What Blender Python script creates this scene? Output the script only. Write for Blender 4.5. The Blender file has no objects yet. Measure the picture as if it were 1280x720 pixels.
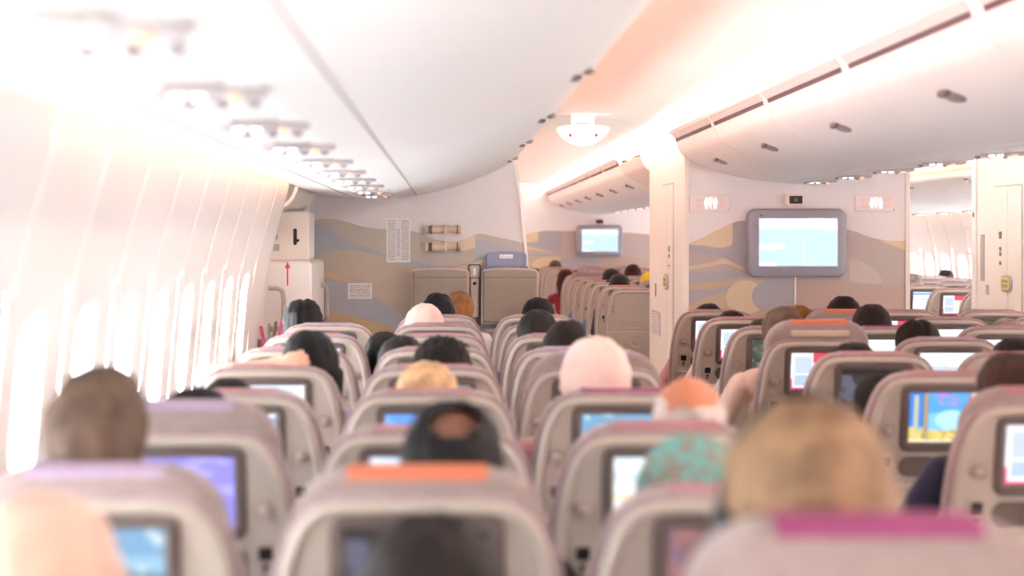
import bpy, bmesh, math, random
from mathutils import Vector, Matrix
import numpy as np

# ------------------------------------------------------------------ camera, world, exposure
scene = bpy.context.scene
COL = scene.collection
ZC = 1.57                      # camera height
F = 1900.0                     # focal length in pixels of the 1280 frame
cam_d = bpy.data.cameras.new('camera')
cam = bpy.data.objects.new('camera', cam_d); COL.objects.link(cam)
cam.location = (0, 0, ZC); cam.rotation_euler = (math.pi / 2, 0, 0)
cam_d.sensor_width = 36.0; cam_d.sensor_fit = 'HORIZONTAL'
cam_d.lens = F / 1280 * 36
cam_d.shift_x = (640 - 560) / 1280; cam_d.shift_y = -(360 - 297) / 1280
cam_d.clip_start = 0.05; cam_d.clip_end = 100
cam_d.dof.use_dof = True; cam_d.dof.focus_distance = 9.6; cam_d.dof.aperture_fstop = 1.9
scene.camera = cam

world = bpy.data.worlds.new('sky'); scene.world = world; world.use_nodes = True
wn = world.node_tree.nodes['Background']
wn.inputs[0].default_value = (0.88, 0.95, 1.0, 1); wn.inputs[1].default_value = 17.5
vs = scene.view_settings
vs.view_transform = 'Standard'; vs.look = 'None'; vs.gamma = 1.0; vs.use_curve_mapping = False
vs.exposure = 1.55
scene.cycles.max_bounces = 8; scene.cycles.diffuse_bounces = 5; scene.cycles.glossy_bounces = 3
scene.cycles.transparent_max_bounces = 8; scene.cycles.sample_clamp_indirect = 8.0
scene.cycles.caustics_reflective = False; scene.cycles.caustics_refractive = False

CX = 2.325                     # cabin centre line
Y0, Y1 = -3.2, 23.2            # ends of the cabin that is built

def area(name, loc, rot, sx, sy, power, color, spread=None):
    l = bpy.data.lights.new(name, 'AREA'); l.shape = 'RECTANGLE'; l.size = sx; l.size_y = sy
    l.energy = power; l.color = color
    o = bpy.data.objects.new(name, l); COL.objects.link(o); o.location = loc; o.rotation_euler = rot
    return o
LEN = Y1 - Y0; YM = (Y0 + Y1) / 2
WARM = (1.0, 0.80, 0.62); PEACH = (1.0, 0.33, 0.14); WHITE = (0.83, 0.95, 1.0)
AMBER = (1.0, 0.42, 0.18)
for m in (0, 1):               # the lamp tubes that lie in the coves (left half, then its mirror)
    X = (lambda x: x) if m == 0 else (lambda x: 2 * CX - x)
    s = 1 if m == 0 else -1
    # on top of the aisle edge of the side bins, shining up at the ceiling
    area('cove_lamp', (X(.27), YM, 2.18), (math.pi, s * math.radians(40), 0), .06, LEN, 40, PEACH)
    # above the vent rail of the centre bins
    area('cove_lamp', (X(1.55), YM, 2.30), (math.pi, s * math.radians(-12), 0), .06, LEN, 135, WHITE)
    # between bin and side wall, shining down the wall; the tube starts at 3.6 m
    area('wall_lamp', (X(-.865), 6.2, 1.925), (0, s * math.radians(12), 0), .05, 5.2, 3, AMBER)
    area('wall_lamp', (X(-.865), 17.5, 1.925), (0, s * math.radians(12), 0), .05, 11, 5, AMBER)
    # window band portal
    p = area('window_portal', (X(-1.32), YM, 1.17), (0, s * math.radians(-90), 0), .9, LEN, 1, (1, 1, 1))
    p.data.cycles.is_portal = True

# ------------------------------------------------------------------ helpers
def lin(c):
    def f(v):
        v = v / 255.0
        return v / 12.92 if v <= .04045 else ((v + .055) / 1.055) ** 2.4
    return (f(c[0]), f(c[1]), f(c[2]), 1.0)

MATS = {}
def mat(name, rgb, rough=.5, metal=0.0, var=0.0, vscale=8.0, bump=0.0, bscale=120.0, coat=0.0, emit=0.0, sheen=0.0, stretch=None, coord='Object'):
    if name in MATS: return MATS[name]
    m = bpy.data.materials.new(name); m.use_nodes = True
    nt = m.node_tree; b = nt.nodes['Principled BSDF']
    c = lin(rgb)
    b.inputs['Base Color'].default_value = c
    b.inputs['Roughness'].default_value = rough; b.inputs['Metallic'].default_value = metal
    b.inputs['Coat Weight'].default_value = coat
    b.inputs['Sheen Weight'].default_value = sheen
    if emit:
        b.inputs['Emission Color'].default_value = c; b.inputs['Emission Strength'].default_value = emit
    tc = nt.nodes.new('ShaderNodeTexCoord'); src = tc.outputs[coord]
    if stretch:
        mp = nt.nodes.new('ShaderNodeMapping'); mp.inputs['Scale'].default_value = stretch
        nt.links.new(src, mp.inputs['Vector']); src = mp.outputs[0]
    if var:
        n = nt.nodes.new('ShaderNodeTexNoise'); n.inputs['Scale'].default_value = vscale; n.inputs['Detail'].default_value = 4
        nt.links.new(src, n.inputs['Vector'])
        r = nt.nodes.new('ShaderNodeMapRange'); r.inputs[1].default_value = .3; r.inputs[2].default_value = .7
        r.inputs[3].default_value = 1 - var; r.inputs[4].default_value = 1 + var
        nt.links.new(n.outputs[0], r.inputs[0])
        v = nt.nodes.new('ShaderNodeVectorMath'); v.operation = 'SCALE'; v.inputs[0].default_value = c[:3]
        nt.links.new(r.outputs[0], v.inputs['Scale']); nt.links.new(v.outputs[0], b.inputs['Base Color'])
    if bump:
        n2 = nt.nodes.new('ShaderNodeTexNoise'); n2.inputs['Scale'].default_value = bscale; n2.inputs['Detail'].default_value = 3
        nt.links.new(src, n2.inputs['Vector'])
        bp = nt.nodes.new('ShaderNodeBump'); bp.inputs['Strength'].default_value = bump; bp.inputs['Distance'].default_value = .003
        nt.links.new(n2.outputs[0], bp.inputs['Height']); nt.links.new(bp.outputs[0], b.inputs['Normal'])
    MATS[name] = m
    return m

def emis(name, rgb, strength):
    return mat(name, rgb, .4, emit=strength)

def layered(name, base, layers, emission=0.0, rough=.5):
    """Flat print: colour layers over UV. mask kinds: rect, ell, below, band, noise."""
    if name in MATS: return MATS[name]
    m = bpy.data.materials.new(name); m.use_nodes = True
    nt = m.node_tree; L = nt.links; b = nt.nodes['Principled BSDF']
    uv = nt.nodes.new('ShaderNodeUVMap'); sp = nt.nodes.new('ShaderNodeSeparateXYZ'); L.new(uv.outputs[0], sp.inputs[0])
    U, V = sp.outputs[0], sp.outputs[1]
    def M(op, a, c=None):
        n = nt.nodes.new('ShaderNodeMath'); n.operation = op
        for i, v in enumerate((a, c)):
            if v is None: continue
            if isinstance(v, (int, float)): n.inputs[i].default_value = v
            else: L.new(v, n.inputs[i])
        return n.outputs[0]
    def curve(pts):
        n = nt.nodes.new('ShaderNodeFloatCurve'); c = n.mapping.curves[0]
        n.mapping.use_clip = True; n.mapping.extend = 'HORIZONTAL'
        pts = sorted(pts)
        c.points[0].location = pts[0]; c.points[1].location = pts[-1]
        for p in pts[1:-1]: c.points.new(*p)
        n.mapping.update(); L.new(U, n.inputs['Value'])
        return n.outputs[0]
    def mask(s):
        k = s[0]
        if k == 'rect':
            return M('MULTIPLY', M('MULTIPLY', M('GREATER_THAN', U, s[1]), M('LESS_THAN', U, s[2])),
                     M('MULTIPLY', M('GREATER_THAN', V, s[3]), M('LESS_THAN', V, s[4])))
        if k == 'ell':
            a = M('DIVIDE', M('SUBTRACT', U, s[1]), s[3]); c = M('DIVIDE', M('SUBTRACT', V, s[2]), s[4])
            return M('LESS_THAN', M('ADD', M('MULTIPLY', a, a), M('MULTIPLY', c, c)), 1.0)
        if k == 'below': return M('LESS_THAN', V, curve(s[1]))
        if k == 'band': return M('MULTIPLY', M('LESS_THAN', V, curve(s[1])), M('GREATER_THAN', V, curve(s[2])))
        if k == 'and':
            r = mask(s[1])
            for q in s[2:]: r = M('MULTIPLY', r, mask(q))
            return r
        if k == 'noise':       # blotches: scale u, scale v, threshold
            mp = nt.nodes.new('ShaderNodeMapping'); mp.inputs['Scale'].default_value = (s[1], s[2], 1)
            L.new(uv.outputs[0], mp.inputs[0]); n = nt.nodes.new('ShaderNodeTexNoise'); n.inputs['Scale'].default_value = 1
            n.inputs['Detail'].default_value = 2
            L.new(mp.outputs[0], n.inputs['Vector']); return M('GREATER_THAN', n.outputs[0], s[3])
        if k == 'lines':       # n dashed rows in a rectangle
            row = M('LESS_THAN', M('FRACT', M('MULTIPLY', V, s[1])), .45)
            mp = nt.nodes.new('ShaderNodeMapping'); mp.inputs['Scale'].default_value = (s[2], s[1], 1)
            L.new(uv.outputs[0], mp.inputs[0]); n = nt.nodes.new('ShaderNodeTexNoise'); n.inputs['Scale'].default_value = 1
            L.new(mp.outputs[0], n.inputs['Vector']); return M('MULTIPLY', row, M('GREATER_THAN', n.outputs[0], .47))
        if k == 'grad': return M('MULTIPLY', V, s[1])
    col = None
    for s, rgb in layers:
        mx = nt.nodes.new('ShaderNodeMix'); mx.data_type = 'RGBA'
        if col is None: mx.inputs[6].default_value = lin(base)
        else: L.new(col, mx.inputs[6])
        mx.inputs[7].default_value = lin(rgb); L.new(mask(s), mx.inputs[0]); col = mx.outputs[2]
    if col is None:
        b.inputs['Base Color'].default_value = lin(base); b.inputs['Emission Color'].default_value = lin(base)
    elif emission:
        L.new(col, b.inputs['Emission Color']); b.inputs['Base Color'].default_value = (.02, .02, .02, 1)
    else: L.new(col, b.inputs['Base Color'])
    b.inputs['Emission Strength'].default_value = emission
    b.inputs['Roughness'].default_value = rough
    MATS[name] = m
    return m

def finish(me, smooth=True, angle=38):
    me.validate(); me.update()
    if smooth:
        me.shade_smooth(); me.set_sharp_from_angle(angle=math.radians(angle))
    return me

class MB:
    def __init__(s): s.v = []; s.f = []; s.uv = {}; s.mi = []
    def add(s, vs_, fs, mi=0):
        o = len(s.v); s.v += [tuple(p) for p in vs_]
        for f in fs: s.f.append(tuple(i + o for i in f)); s.mi.append(mi)
        return s
    def box(s, x0, x1, y0, y1, z0, z1, mi=0):
        v = [(x, y, z) for x in (x0, x1) for y in (y0, y1) for z in (z0, z1)]
        return s.add(v, [(0, 1, 3, 2), (4, 6, 7, 5), (0, 4, 5, 1), (2, 3, 7, 6), (0, 2, 6, 4), (1, 5, 7, 3)], mi)
    def loft(s, rings, cap0=True, cap1=True, closed=True, mi=0):
        n = len(rings[0]); v = [p for r in rings for p in r]; f = []
        for i in range(len(rings) - 1):
            for j in range(n if closed else n - 1):
                k = (j + 1) % n
                f.append((i * n + j, i * n + k, (i + 1) * n + k, (i + 1) * n + j))
        if cap0: f.append(tuple(range(n))[::-1])
        if cap1: f.append(tuple((len(rings) - 1) * n + i for i in range(n)))
        return s.add(v, f, mi)
    def prism(s, prof, y0, y1, mi=0):   # closed (x,z) outline swept along y
        return s.loft([[(x, y0, z) for x, z in prof], [(x, y1, z) for x, z in prof]], mi=mi)
    def plate(s, pts, y0, y1, bev=0.0, mi=0):   # (x,z) outline, thick along y with a bevel at y0
        if bev:
            q = offset(pts, bev)
            return s.loft([[(x, y1, z) for x, z in pts], [(x, y0 + bev, z) for x, z in pts], [(x, y0, z) for x, z in q]], mi=mi)
        return s.loft([[(x, y1, z) for x, z in pts], [(x, y0, z) for x, z in pts]], mi=mi)
    def tube(s, path, r, n=8, mi=0):
        rings = []
        P = [Vector(p) for p in path]
        R = r if isinstance(r, (list, tuple)) else [r] * len(P)
        for i, p in enumerate(P):
            t = (P[min(i + 1, len(P) - 1)] - P[max(i - 1, 0)]).normalized()
            a = Vector((0, 0, 1)) if abs(t.z) < .9 else Vector((1, 0, 0))
            u = t.cross(a).normalized(); w = t.cross(u)
            rings.append([tuple(p + (u * math.cos(2 * math.pi * k / n) + w * math.sin(2 * math.pi * k / n)) * R[i]) for k in range(n)])
        return s.loft(rings, mi=mi)
    def ellip(s, c, r, nu=14, nv=8, mi=0):
        rings = []
        for i in range(1, nv):
            t = math.pi * i / nv
            rings.append([(c[0] + r[0] * math.sin(t) * math.cos(2 * math.pi * k / nu), c[1] + r[1] * math.sin(t) * math.sin(2 * math.pi * k / nu), c[2] + r[2] * math.cos(t)) for k in range(nu)])
        n0 = len(s.v)
        s.loft(rings, False, False, mi=mi)
        a, b = len(s.v), len(s.v) + 1
        s.v += [(c[0], c[1], c[2] + r[2]), (c[0], c[1], c[2] - r[2])]
        last = n0 + (nv - 2) * nu
        for k in range(nu):
            s.f.append((a, n0 + (k + 1) % nu, n0 + k)); s.mi.append(mi)
            s.f.append((b, last + k, last + (k + 1) % nu)); s.mi.append(mi)
        return s
    def shear(s, fn):
        s.v = [fn(p) for p in s.v]; return s
    def mesh(s, name, mats=(), smooth=True, angle=38):
        me = bpy.data.meshes.new(name); me.from_pydata(s.v, [], s.f)
        for m in (mats if isinstance(mats, (list, tuple)) else [mats]): me.materials.append(m)
        if any(s.mi): me.polygons.foreach_set('material_index', s.mi)
        bm = bmesh.new(); bm.from_mesh(me); bmesh.ops.recalc_face_normals(bm, faces=bm.faces); bm.to_mesh(me); bm.free()
        return finish(me, smooth, angle)
    def build(s, name, m, parent=None, loc=None, **k):
        return obj(name, s.mesh(name, m, **k), parent, loc)

def obj(name, me, parent=None, loc=None):
    o = bpy.data.objects.new(name, me); COL.objects.link(o)
    if parent: o.parent = parent
    if loc: o.location = loc
    return o
def empty(name, loc=(0, 0, 0)):
    o = bpy.data.objects.new(name, None); COL.objects.link(o); o.location = loc; o.empty_display_size = .05
    return o
def tag(o, label, cat, group=None):
    o['label'] = label; o['category'] = cat
    if group: o['group'] = group
    return o
def struct(o): o['kind'] = 'structure'; return o

def offset(pts, d):            # inward offset of a closed outline
    n = len(pts); a = sum(pts[i][0] * pts[(i + 1) % n][1] - pts[(i + 1) % n][0] * pts[i][1] for i in range(n))
    sg = 1 if a > 0 else -1; out = []
    for i in range(n):
        p0, p1, p2 = pts[i - 1], pts[i], pts[(i + 1) % n]
        def nrm(a_, b_):
            dx, dy = b_[0] - a_[0], b_[1] - a_[1]; l = math.hypot(dx, dy) or 1e-9
            return (-dy / l * sg, dx / l * sg)
        n1, n2 = nrm(p0, p1), nrm(p1, p2)
        bx_, by_ = n1[0] + n2[0], n1[1] + n2[1]; q = max(.35, (bx_ * bx_ + by_ * by_) / 2)
        out.append((p1[0] + bx_ * d / q, p1[1] + by_ * d / q))
    return out
def rrect(cx, cz, w, h, r, n=5):
    out = []
    for (sx, sz, a0) in ((1, 1, 0), (-1, 1, 90), (-1, -1, 180), (1, -1, 270)):
        for i in range(n + 1):
            a = math.radians(a0 + 90 * i / n)
            out.append((cx + sx * (w / 2 - r) + r * math.cos(a), cz + sz * (h / 2 - r) + r * math.sin(a)))
    return out
def quad_uv(name, pts, m, parent=None, uvs=((0, 0), (1, 0), (1, 1), (0, 1))):
    me = bpy.data.meshes.new(name); me.from_pydata(pts, [], [(0, 1, 2, 3)])
    l = me.uv_layers.new(name='UVMap')
    for i in range(4): l.data[i].uv = uvs[i]
    me.materials.append(m); me.update()
    return me if parent is False else obj(name, me, parent)
def PX(px, d): return (px - 560) / F * d
def PZ(py, d): return ZC - (py - 297) / F * d
def strip(prof, t):            # open (x,z) profile -> closed outline with thickness t (to the right-hand side)
    out = []
    n = len(prof)
    for i, p in enumerate(prof):
        a = prof[max(i - 1, 0)]; b = prof[min(i + 1, n - 1)]
        dx, dz = b[0] - a[0], b[1] - a[1]; l = math.hypot(dx, dz)
        out.append((p[0] - dz / l * t, p[1] + dx / l * t))
    return list(prof) + out[::-1]
def smooth_prof(pts, n=6):     # Catmull-Rom
    out = []
    for i in range(len(pts) - 1):
        p0 = pts[max(i - 1, 0)]; p1 = pts[i]; p2 = pts[i + 1]; p3 = pts[min(i + 2, len(pts) - 1)]
        for k in range(n):
            t = k / n
            out.append(tuple(.5 * (2 * p1[j] + (p2[j] - p0[j]) * t + (2 * p0[j] - 5 * p1[j] + 4 * p2[j] - p3[j]) * t * t + (3 * p1[j] - p0[j] - 3 * p2[j] + p3[j]) * t ** 3) for j in range(2)))
    out.append(tuple(pts[-1])); return out
ORD = ['first', 'second', 'third', 'fourth', 'fifth', 'sixth', 'seventh', 'eighth', 'ninth', 'tenth', 'eleventh', 'twelfth', 'thirteenth', 'fourteenth', 'fifteenth', 'sixteenth']

# ------------------------------------------------------------------ materials
SCE = .50                     # glow level of all screens, the switched-off ones included
WALLW = mat('lining_white', (244, 239, 236), .42, var=.015, vscale=3)
BINW = mat('bin_white', (248, 247, 246), .5, var=.01, vscale=2)
CEILW = mat('ceiling_white', (228, 222, 217), .55, var=.015, vscale=3)
TRIMW = mat('trim_white', (240, 234, 230), .4)
GROOVE = mat('groove_grey', (184, 177, 174), .6)
VENTG = mat('vent_grey', (224, 219, 220), .5)
DARKGAP = mat('gap_dark', (92, 74, 82), .6)
LATCHG = mat('latch_grey', (158, 148, 150), .35)
LATCHD = mat('latch_dark', (105, 90, 98), .4)
CREAM = mat('monument_cream', (236, 226, 218), .45, var=.015, vscale=3)
CARPET = mat('carpet', (190, 182, 178), .95, var=.15, vscale=60, bump=.5, bscale=300)
SHELL = mat('seat_plastic', (178, 167, 157), .38, var=.015, vscale=10, bump=.05, bscale=600)
BEZEL = mat('bezel_brown', (104, 92, 87), .42)
BLACKP = mat('black_plastic', (28, 22, 22), .4)
KNOB = mat('knob_beige', (170, 155, 146), .3)
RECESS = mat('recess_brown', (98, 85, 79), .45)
FABRIC = mat('seat_fabric', (158, 138, 138), .9, var=.10, vscale=45, bump=.5, bscale=380, sheen=.2)
HEADR = mat('headrest_fabric', (148, 131, 128), .9, var=.08, vscale=40, bump=.5, bscale=380, sheen=.2)
COVERS = {'pink': mat('cover_pink', (168, 122, 128), .9, var=.06, vscale=30, bump=.3),
          'magenta': mat('cover_magenta', (140, 62, 106), .9, var=.08, vscale=30, bump=.3),
          'orange': mat('cover_orange', (206, 118, 86), .9, var=.06, vscale=30, bump=.3),
          'lilac': mat('cover_lilac', (166, 146, 168), .9, var=.06, vscale=30, bump=.3)}
METALG = mat('seat_metal', (120, 116, 114), .35, metal=.7)
ARMR = mat('armrest_plastic', (132, 118, 112), .5)
GREYBLUE = mat('monitor_greyblue', (150, 154, 168), .4)
CHROME = mat('service_chrome', (196, 192, 190), .18, metal=.85)
LAMPW = emis('reading_lamp_white', (255, 246, 235), 1.1)
LAMPO = emis('reading_lamp_amber', (255, 186, 145), .45)
TUBEW = emis('tube_white', (255, 236, 214), 5.0)
TUBEP = emis('tube_peach', (255, 168, 120), 2.2)
TUBEA = emis('tube_amber', (255, 160, 80), .8)
PAPER = mat('placard_white', (236, 232, 230), .6)
YELLOWP = mat('handle_yellow', (214, 196, 120), .5)
JUMPF = mat('jumpseat_fabric', (150, 136, 124), .8, var=.05, vscale=40, bump=.3)
JUMPR = mat('jumpseat_rim', (190, 168, 160), .5)
BLUEP = mat('pad_blue', (142, 146, 170), .8, bump=.2)
TORCH = mat('torch_beige', (204, 180, 158), .4)
TORCHD = mat('torch_brown', (110, 88, 78), .5)
REDP = mat('arrow_red', (206, 40, 74), .5)
GREYT = mat('handle_grey', (176, 166, 162), .4)
PAGEM = [mat('magazine_' + n, c, .5) for n, c in (('pink', (206, 70, 120)), ('brown', (120, 90, 78)), ('grey', (160, 150, 150)))]

glass = bpy.data.materials.new('window_glass'); glass.use_nodes = True
_n = glass.node_tree; _n.nodes.remove(_n.nodes['Principled BSDF'])
_t = _n.nodes.new('ShaderNodeBsdfTransparent'); _g = _n.nodes.new('ShaderNodeBsdfGlossy'); _g.inputs['Roughness'].default_value = .05
_x = _n.nodes.new('ShaderNodeMixShader'); _x.inputs[0].default_value = .06
_n.links.new(_t.outputs[0], _x.inputs[1]); _n.links.new(_g.outputs[0], _x.inputs[2]); _n.links.new(_x.outputs[0], _n.nodes['Material Output'].inputs[0])

def MIR(m, pts): return pts if m == 0 else [(2 * CX - x, z) for x, z in pts]
SIDE = ('left', 'right')

# ------------------------------------------------------------------ structure: floor, hull, ceiling
fl = MB(); fl.box(-1.3, 2 * CX + 1.3, Y0, Y1, -.06, 0); struct(fl.build('floor', CARPET, smooth=False))
ceil = struct(MB().box(-1.35, 2 * CX + 1.35, Y0, Y1, 2.66, 2.7).build('ceiling', CEILW, smooth=False))
struct(MB().box(-1.35, 2 * CX + 1.35, Y0 - .05, Y0, 0, 2.7).build('wall_back', CREAM, smooth=False))
CE = smooth_prof([(.18, 2.30), (.38, 2.365), (.65, 2.40), (.92, 2.41), (1.2, 2.395), (1.42, 2.35), (1.54, 2.345)], 5)
CE_C = strip(CE, .02)
for m in (0, 1):
    y = Y0
    bounds = [Y0]
    for i in range(40):
        n_ = 10.62 - 1.62 * (8 - i)
        if Y0 + .3 < n_ < Y1 - .3: bounds.append(n_)
    bounds.append(Y1)
    for a, b in zip(bounds[:-1], bounds[1:]):
        MB().prism(MIR(m, CE_C), a + .004, b - .004).build('ceiling_panel', CEILW, ceil)
        MB().prism(MIR(m, strip([(x, z + .004) for x, z in CE], .006)), b - .02, b + .02).build('joint_strip', GROOVE, ceil)
# shelf that closes the coves: back of each cove
for m in (0, 1):
    MB().prism(MIR(m, strip([(.18, 2.30), (.10, 2.28), (.06, 2.14)], .015)), Y0, Y1).build('cove_back', CEILW, ceil)
    MB().prism(MIR(m, strip([(1.62, 2.27), (1.62, 2.36), (1.54, 2.37)], .015)), Y0, 10.13).build('cove_back', CEILW, ceil)
    MB().prism(MIR(m, strip([(1.62, 2.27), (1.62, 2.36), (1.54, 2.37)], .015)), 11.99, Y1).build('cove_back', CEILW, ceil)
    for yy0, yy1 in ((Y0, 10.1), (12.02, Y1)):
        t = MB().tube([(MIR(m, [(1.585, 0)])[0][0], yy0, 2.30), (MIR(m, [(1.585, 0)])[0][0], yy1, 2.30)], .012, 8).build('cove_light_tube', TUBEW)
        tag(t, f"white light tube over centre bin vents, {SIDE[m]} aisle, {'beyond' if yy0 > 5 else 'before'} the lavatory block", 'light', 'cove light tubes')
    t = MB().tube([(MIR(m, [(.2, 0)])[0][0], Y0, 2.19), (MIR(m, [(.2, 0)])[0][0], Y1, 2.19)], .01, 8).build('cove_light_tube', TUBEP)
    tag(t, f"peach light tube on top of the {SIDE[m]} side overhead bins", 'light', 'cove light tubes')

# ------------------------------------------------------------------ side walls with windows
WP = smooth_prof([(-.915, 1.95), (-.925, 1.86), (-.962, 1.72), (-1.025, 1.5), (-1.072, 1.25), (-1.09, 1.0), (-1.08, .7), (-1.02, .3), (-.97, 0)], 5)
WZ = np.array([p[1] for p in WP][::-1]); WX = np.array([p[0] for p in WP][::-1])
def wx(z): return float(np.interp(z, WZ, WX))
WIN_W, WIN_H, WIN_Z = .25, .44, 1.16
PITCH_W = .58
def wall_panel_mesh(w, hole=True):
    b = MB(); g = .0035; y0, y1 = -w / 2 + g, w / 2 - g
    def edge(y): return -.012 if abs(abs(y) - w / 2) < g * 1.5 else 0   # edges roll outwards into the joint
    ys = [y0, y0 + .012, y0 + .05, y1 - .05, y1 - .012, y1]
    def row(z): return [(wx(z) + edge(y), y, z) for y in ys]
    zt, zb = WIN_Z + WIN_H / 2 + .06, WIN_Z - WIN_H / 2 - .06
    if not hole:
        b.loft([row(z) for z in [float(q) for q in WZ]], False, False, closed=False)
    else:
        b.loft([row(z) for z in [zt] + [float(q) for q in WZ if q > zt + .02]], False, False, closed=False)
        b.loft([row(z) for z in [float(q) for q in WZ if q < zb - .02] + [zb]], False, False, closed=False)
        # window field
        h = rrect(0, WIN_Z, WIN_W, WIN_H, .1, 7)
        H2, W2 = (zt - zb) / 2, (y1 - y0) / 2
        outer = []
        for (u, z) in h:
            du, dz = u, z - WIN_Z; k = min(W2 / abs(du) if abs(du) > 1e-6 else 1e9, H2 / abs(dz) if abs(dz) > 1e-6 else 1e9)
            outer.append((du * k, WIN_Z + dz * k))
        # insert exact corners by snapping the nearest outline points
        for cu in (-W2, W2):
            for cz in (zt, zb):
                i = min(range(len(outer)), key=lambda q: (outer[q][0] - cu) ** 2 + (outer[q][1] - cz) ** 2); outer[i] = (cu, cz)
        def ring(pts, dx, e=False): return [(wx(z) + dx + (edge(u) if e else 0), u, z) for u, z in pts]
        mid = [(a[0] * .25 + c[0] * .75, a[1] * .25 + c[1] * .75) for a, c in zip(outer, h)]
        b.loft([ring(outer, 0, True), ring(mid, 0), ring(h, -.004)], False, False)
    return b.mesh('wall_panel', WALLW, angle=50)
def mirror_mesh(me, name):
    c = me.copy(); c.name = name
    co = np.empty(len(c.vertices) * 3); c.vertices.foreach_get('co', co); co = co.reshape(-1, 3); co[:, 0] *= -1
    c.vertices.foreach_set('co', co.ravel()); c.flip_normals(); c.update(); return c
PANEL = [wall_panel_mesh(PITCH_W)]; PANEL.append(mirror_mesh(PANEL[0], 'wall_panel'))
BLANKP = wall_panel_mesh(PITCH_W, False)
h0 = rrect(0, WIN_Z, WIN_W, WIN_H, .1, 7); h1 = rrect(0, WIN_Z - .005, WIN_W - .05, WIN_H - .06, .075, 7)
fr = MB(); fr.loft([[(wx(z) - .003, u, z) for u, z in h0], [(wx(z) - .02, u * .97, z) for u, z in h0], [(wx(WIN_Z) - .10, u, z) for u, z in h1]], False, False)
FRAME = [fr.mesh('window_frame', TRIMW, angle=50)]; FRAME.append(mirror_mesh(FRAME[0], 'window_frame'))
pn = MB(); pn.add([(wx(WIN_Z) - .098, u, z) for u, z in h1], [tuple(range(len(h1)))])
PANE = [pn.mesh('pane', glass, smooth=False)]; PANE.append(mirror_mesh(PANE[0], 'pane'))
def shade_mesh(drop):
    b = MB(); zt = WIN_Z + WIN_H / 2 - .03
    b.box(wx(WIN_Z) - .088, wx(WIN_Z) - .082, -.115, .115, zt - drop, zt); b.box(wx(WIN_Z) - .092, wx(WIN_Z) - .072, -.1, .1, zt - drop - .012, zt - drop)
    return b.mesh('window_shade', TRIMW)
SH = {d: [shade_mesh(d)] for d in (.14, .26)}
for d in SH: SH[d].append(mirror_mesh(SH[d][0], 'window_shade'))
winno = 0
WALL = []
for m in (0, 1):
    # outer skin keeps daylight out except at the windows
    skin = MB(); x0, x1 = (-1.36, -1.34)
    def skin_box(ya, yb, za, zb):
        if m == 0: skin.box(x0, x1, ya, yb, za, zb)
        else: skin.box(2 * CX - x1, 2 * CX - x0, ya, yb, za, zb)
    if m == 0: skin_box(8.84, Y1, .72, 1.62)
    skin_box(Y0, Y1, 0, .72); skin_box(Y0, Y1, 1.62, 2.7)
    wall = struct(skin.build('wall_' + SIDE[m], WALLW, smooth=False)); WALL.append(wall)
    yc = 8.55 if m == 0 else 22.7
    first = True; i = 0
    while yc > Y0 - .2:
        if m == 1 and 8.9 < yc < 10.3: yc -= PITCH_W; continue
        if m == 0 and i == 0:
            p = obj('wall_panel', BLANKP, wall); p.location = (0, yc, 0); yc -= PITCH_W; i += 1; continue
        p = obj('wall_panel', PANEL[m], wall); p.location = (0 if m == 0 else 2 * CX, yc, 0)
        winno += 1
        w = struct(empty(f'window_{winno}', (0 if m == 0 else 2 * CX, yc, 0)))
        obj('window_frame', FRAME[m], w); obj('pane', PANE[m], w)
        drop = (.14 if i in (3, 7, 8, 9, 10) else 0) if m == 0 else 0
        if drop: obj('window_shade', SH[drop][m], w)
        yc -= PITCH_W; i += 1
# door bay, left: plain lining from 8.84 on, door with slide bustle
DL = MB()
struct(empty('door_1', (0, 9.45, 0)))
door = bpy.data.objects['door_1']
MB().prism(strip([(-1.10, 0), (-1.16, .7), (-1.15, 1.1), (-1.09, 1.5), (-.99, 1.86), (-.96, 1.95)], .03), 8.85 - 9.45, 10.0 - 9.45).build('door_panel', CREAM, door)
MB().prism([(-1.16, 0), (-1.16, 1.95), (-.93, 1.95), (-.955, 1.78), (-1.0, 1.6), (-1.045, 1.4), (-1.075, 1.2), (-1.085, .9), (-1.06, .4), (-1.0, 0)], -.632, -.565).build('door_frame', TRIMW, door)
b = MB(); b.plate(rrect(-.985, 1.0, .345, .86, .03), 9.06 - 9.45, 9.95 - 9.45, .012); bust = b.build('slide_bustle', TRIMW, door)
ar = MB(); xa = PX(359.5, 9.06); za, zb = PZ(357, 9.06), PZ(333, 9.06)
ar.box(xa - .004, xa + .004, 9.056 - 9.45, 9.06 - 9.45, za, zb); ar.plate([(xa - .016, zb - .01), (xa + .016, zb - .01), (xa, zb + .03)], 9.056 - 9.45, 9.06 - 9.45)
ar.build('arrow', REDP, bust)
b = MB(); b.plate(rrect(-.995, 1.58, .31, .30, .02), 9.2 - 9.45, 9.56 - 9.45, .008); up = b.build('upper_liner', CREAM, door)
b = MB(); b.plate(rrect(-.925, 1.575, .02, .10, .008), 9.19 - 9.45, 9.2 - 9.45); b.box(-.93, -.90, 9.19 - 9.45, 9.2 - 9.45, 1.545, 1.56); b.build('latch', BLACKP, up)
b = MB(); b.box(-1.06, -1.02, 9.19 - 9.45, 9.2 - 9.45, 1.49, 1.53); b.box(-1.05, -1.03, 9.19 - 9.45, 9.2 - 9.45, 1.56, 1.59); b.build('door_label', GREYT, up)
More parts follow.
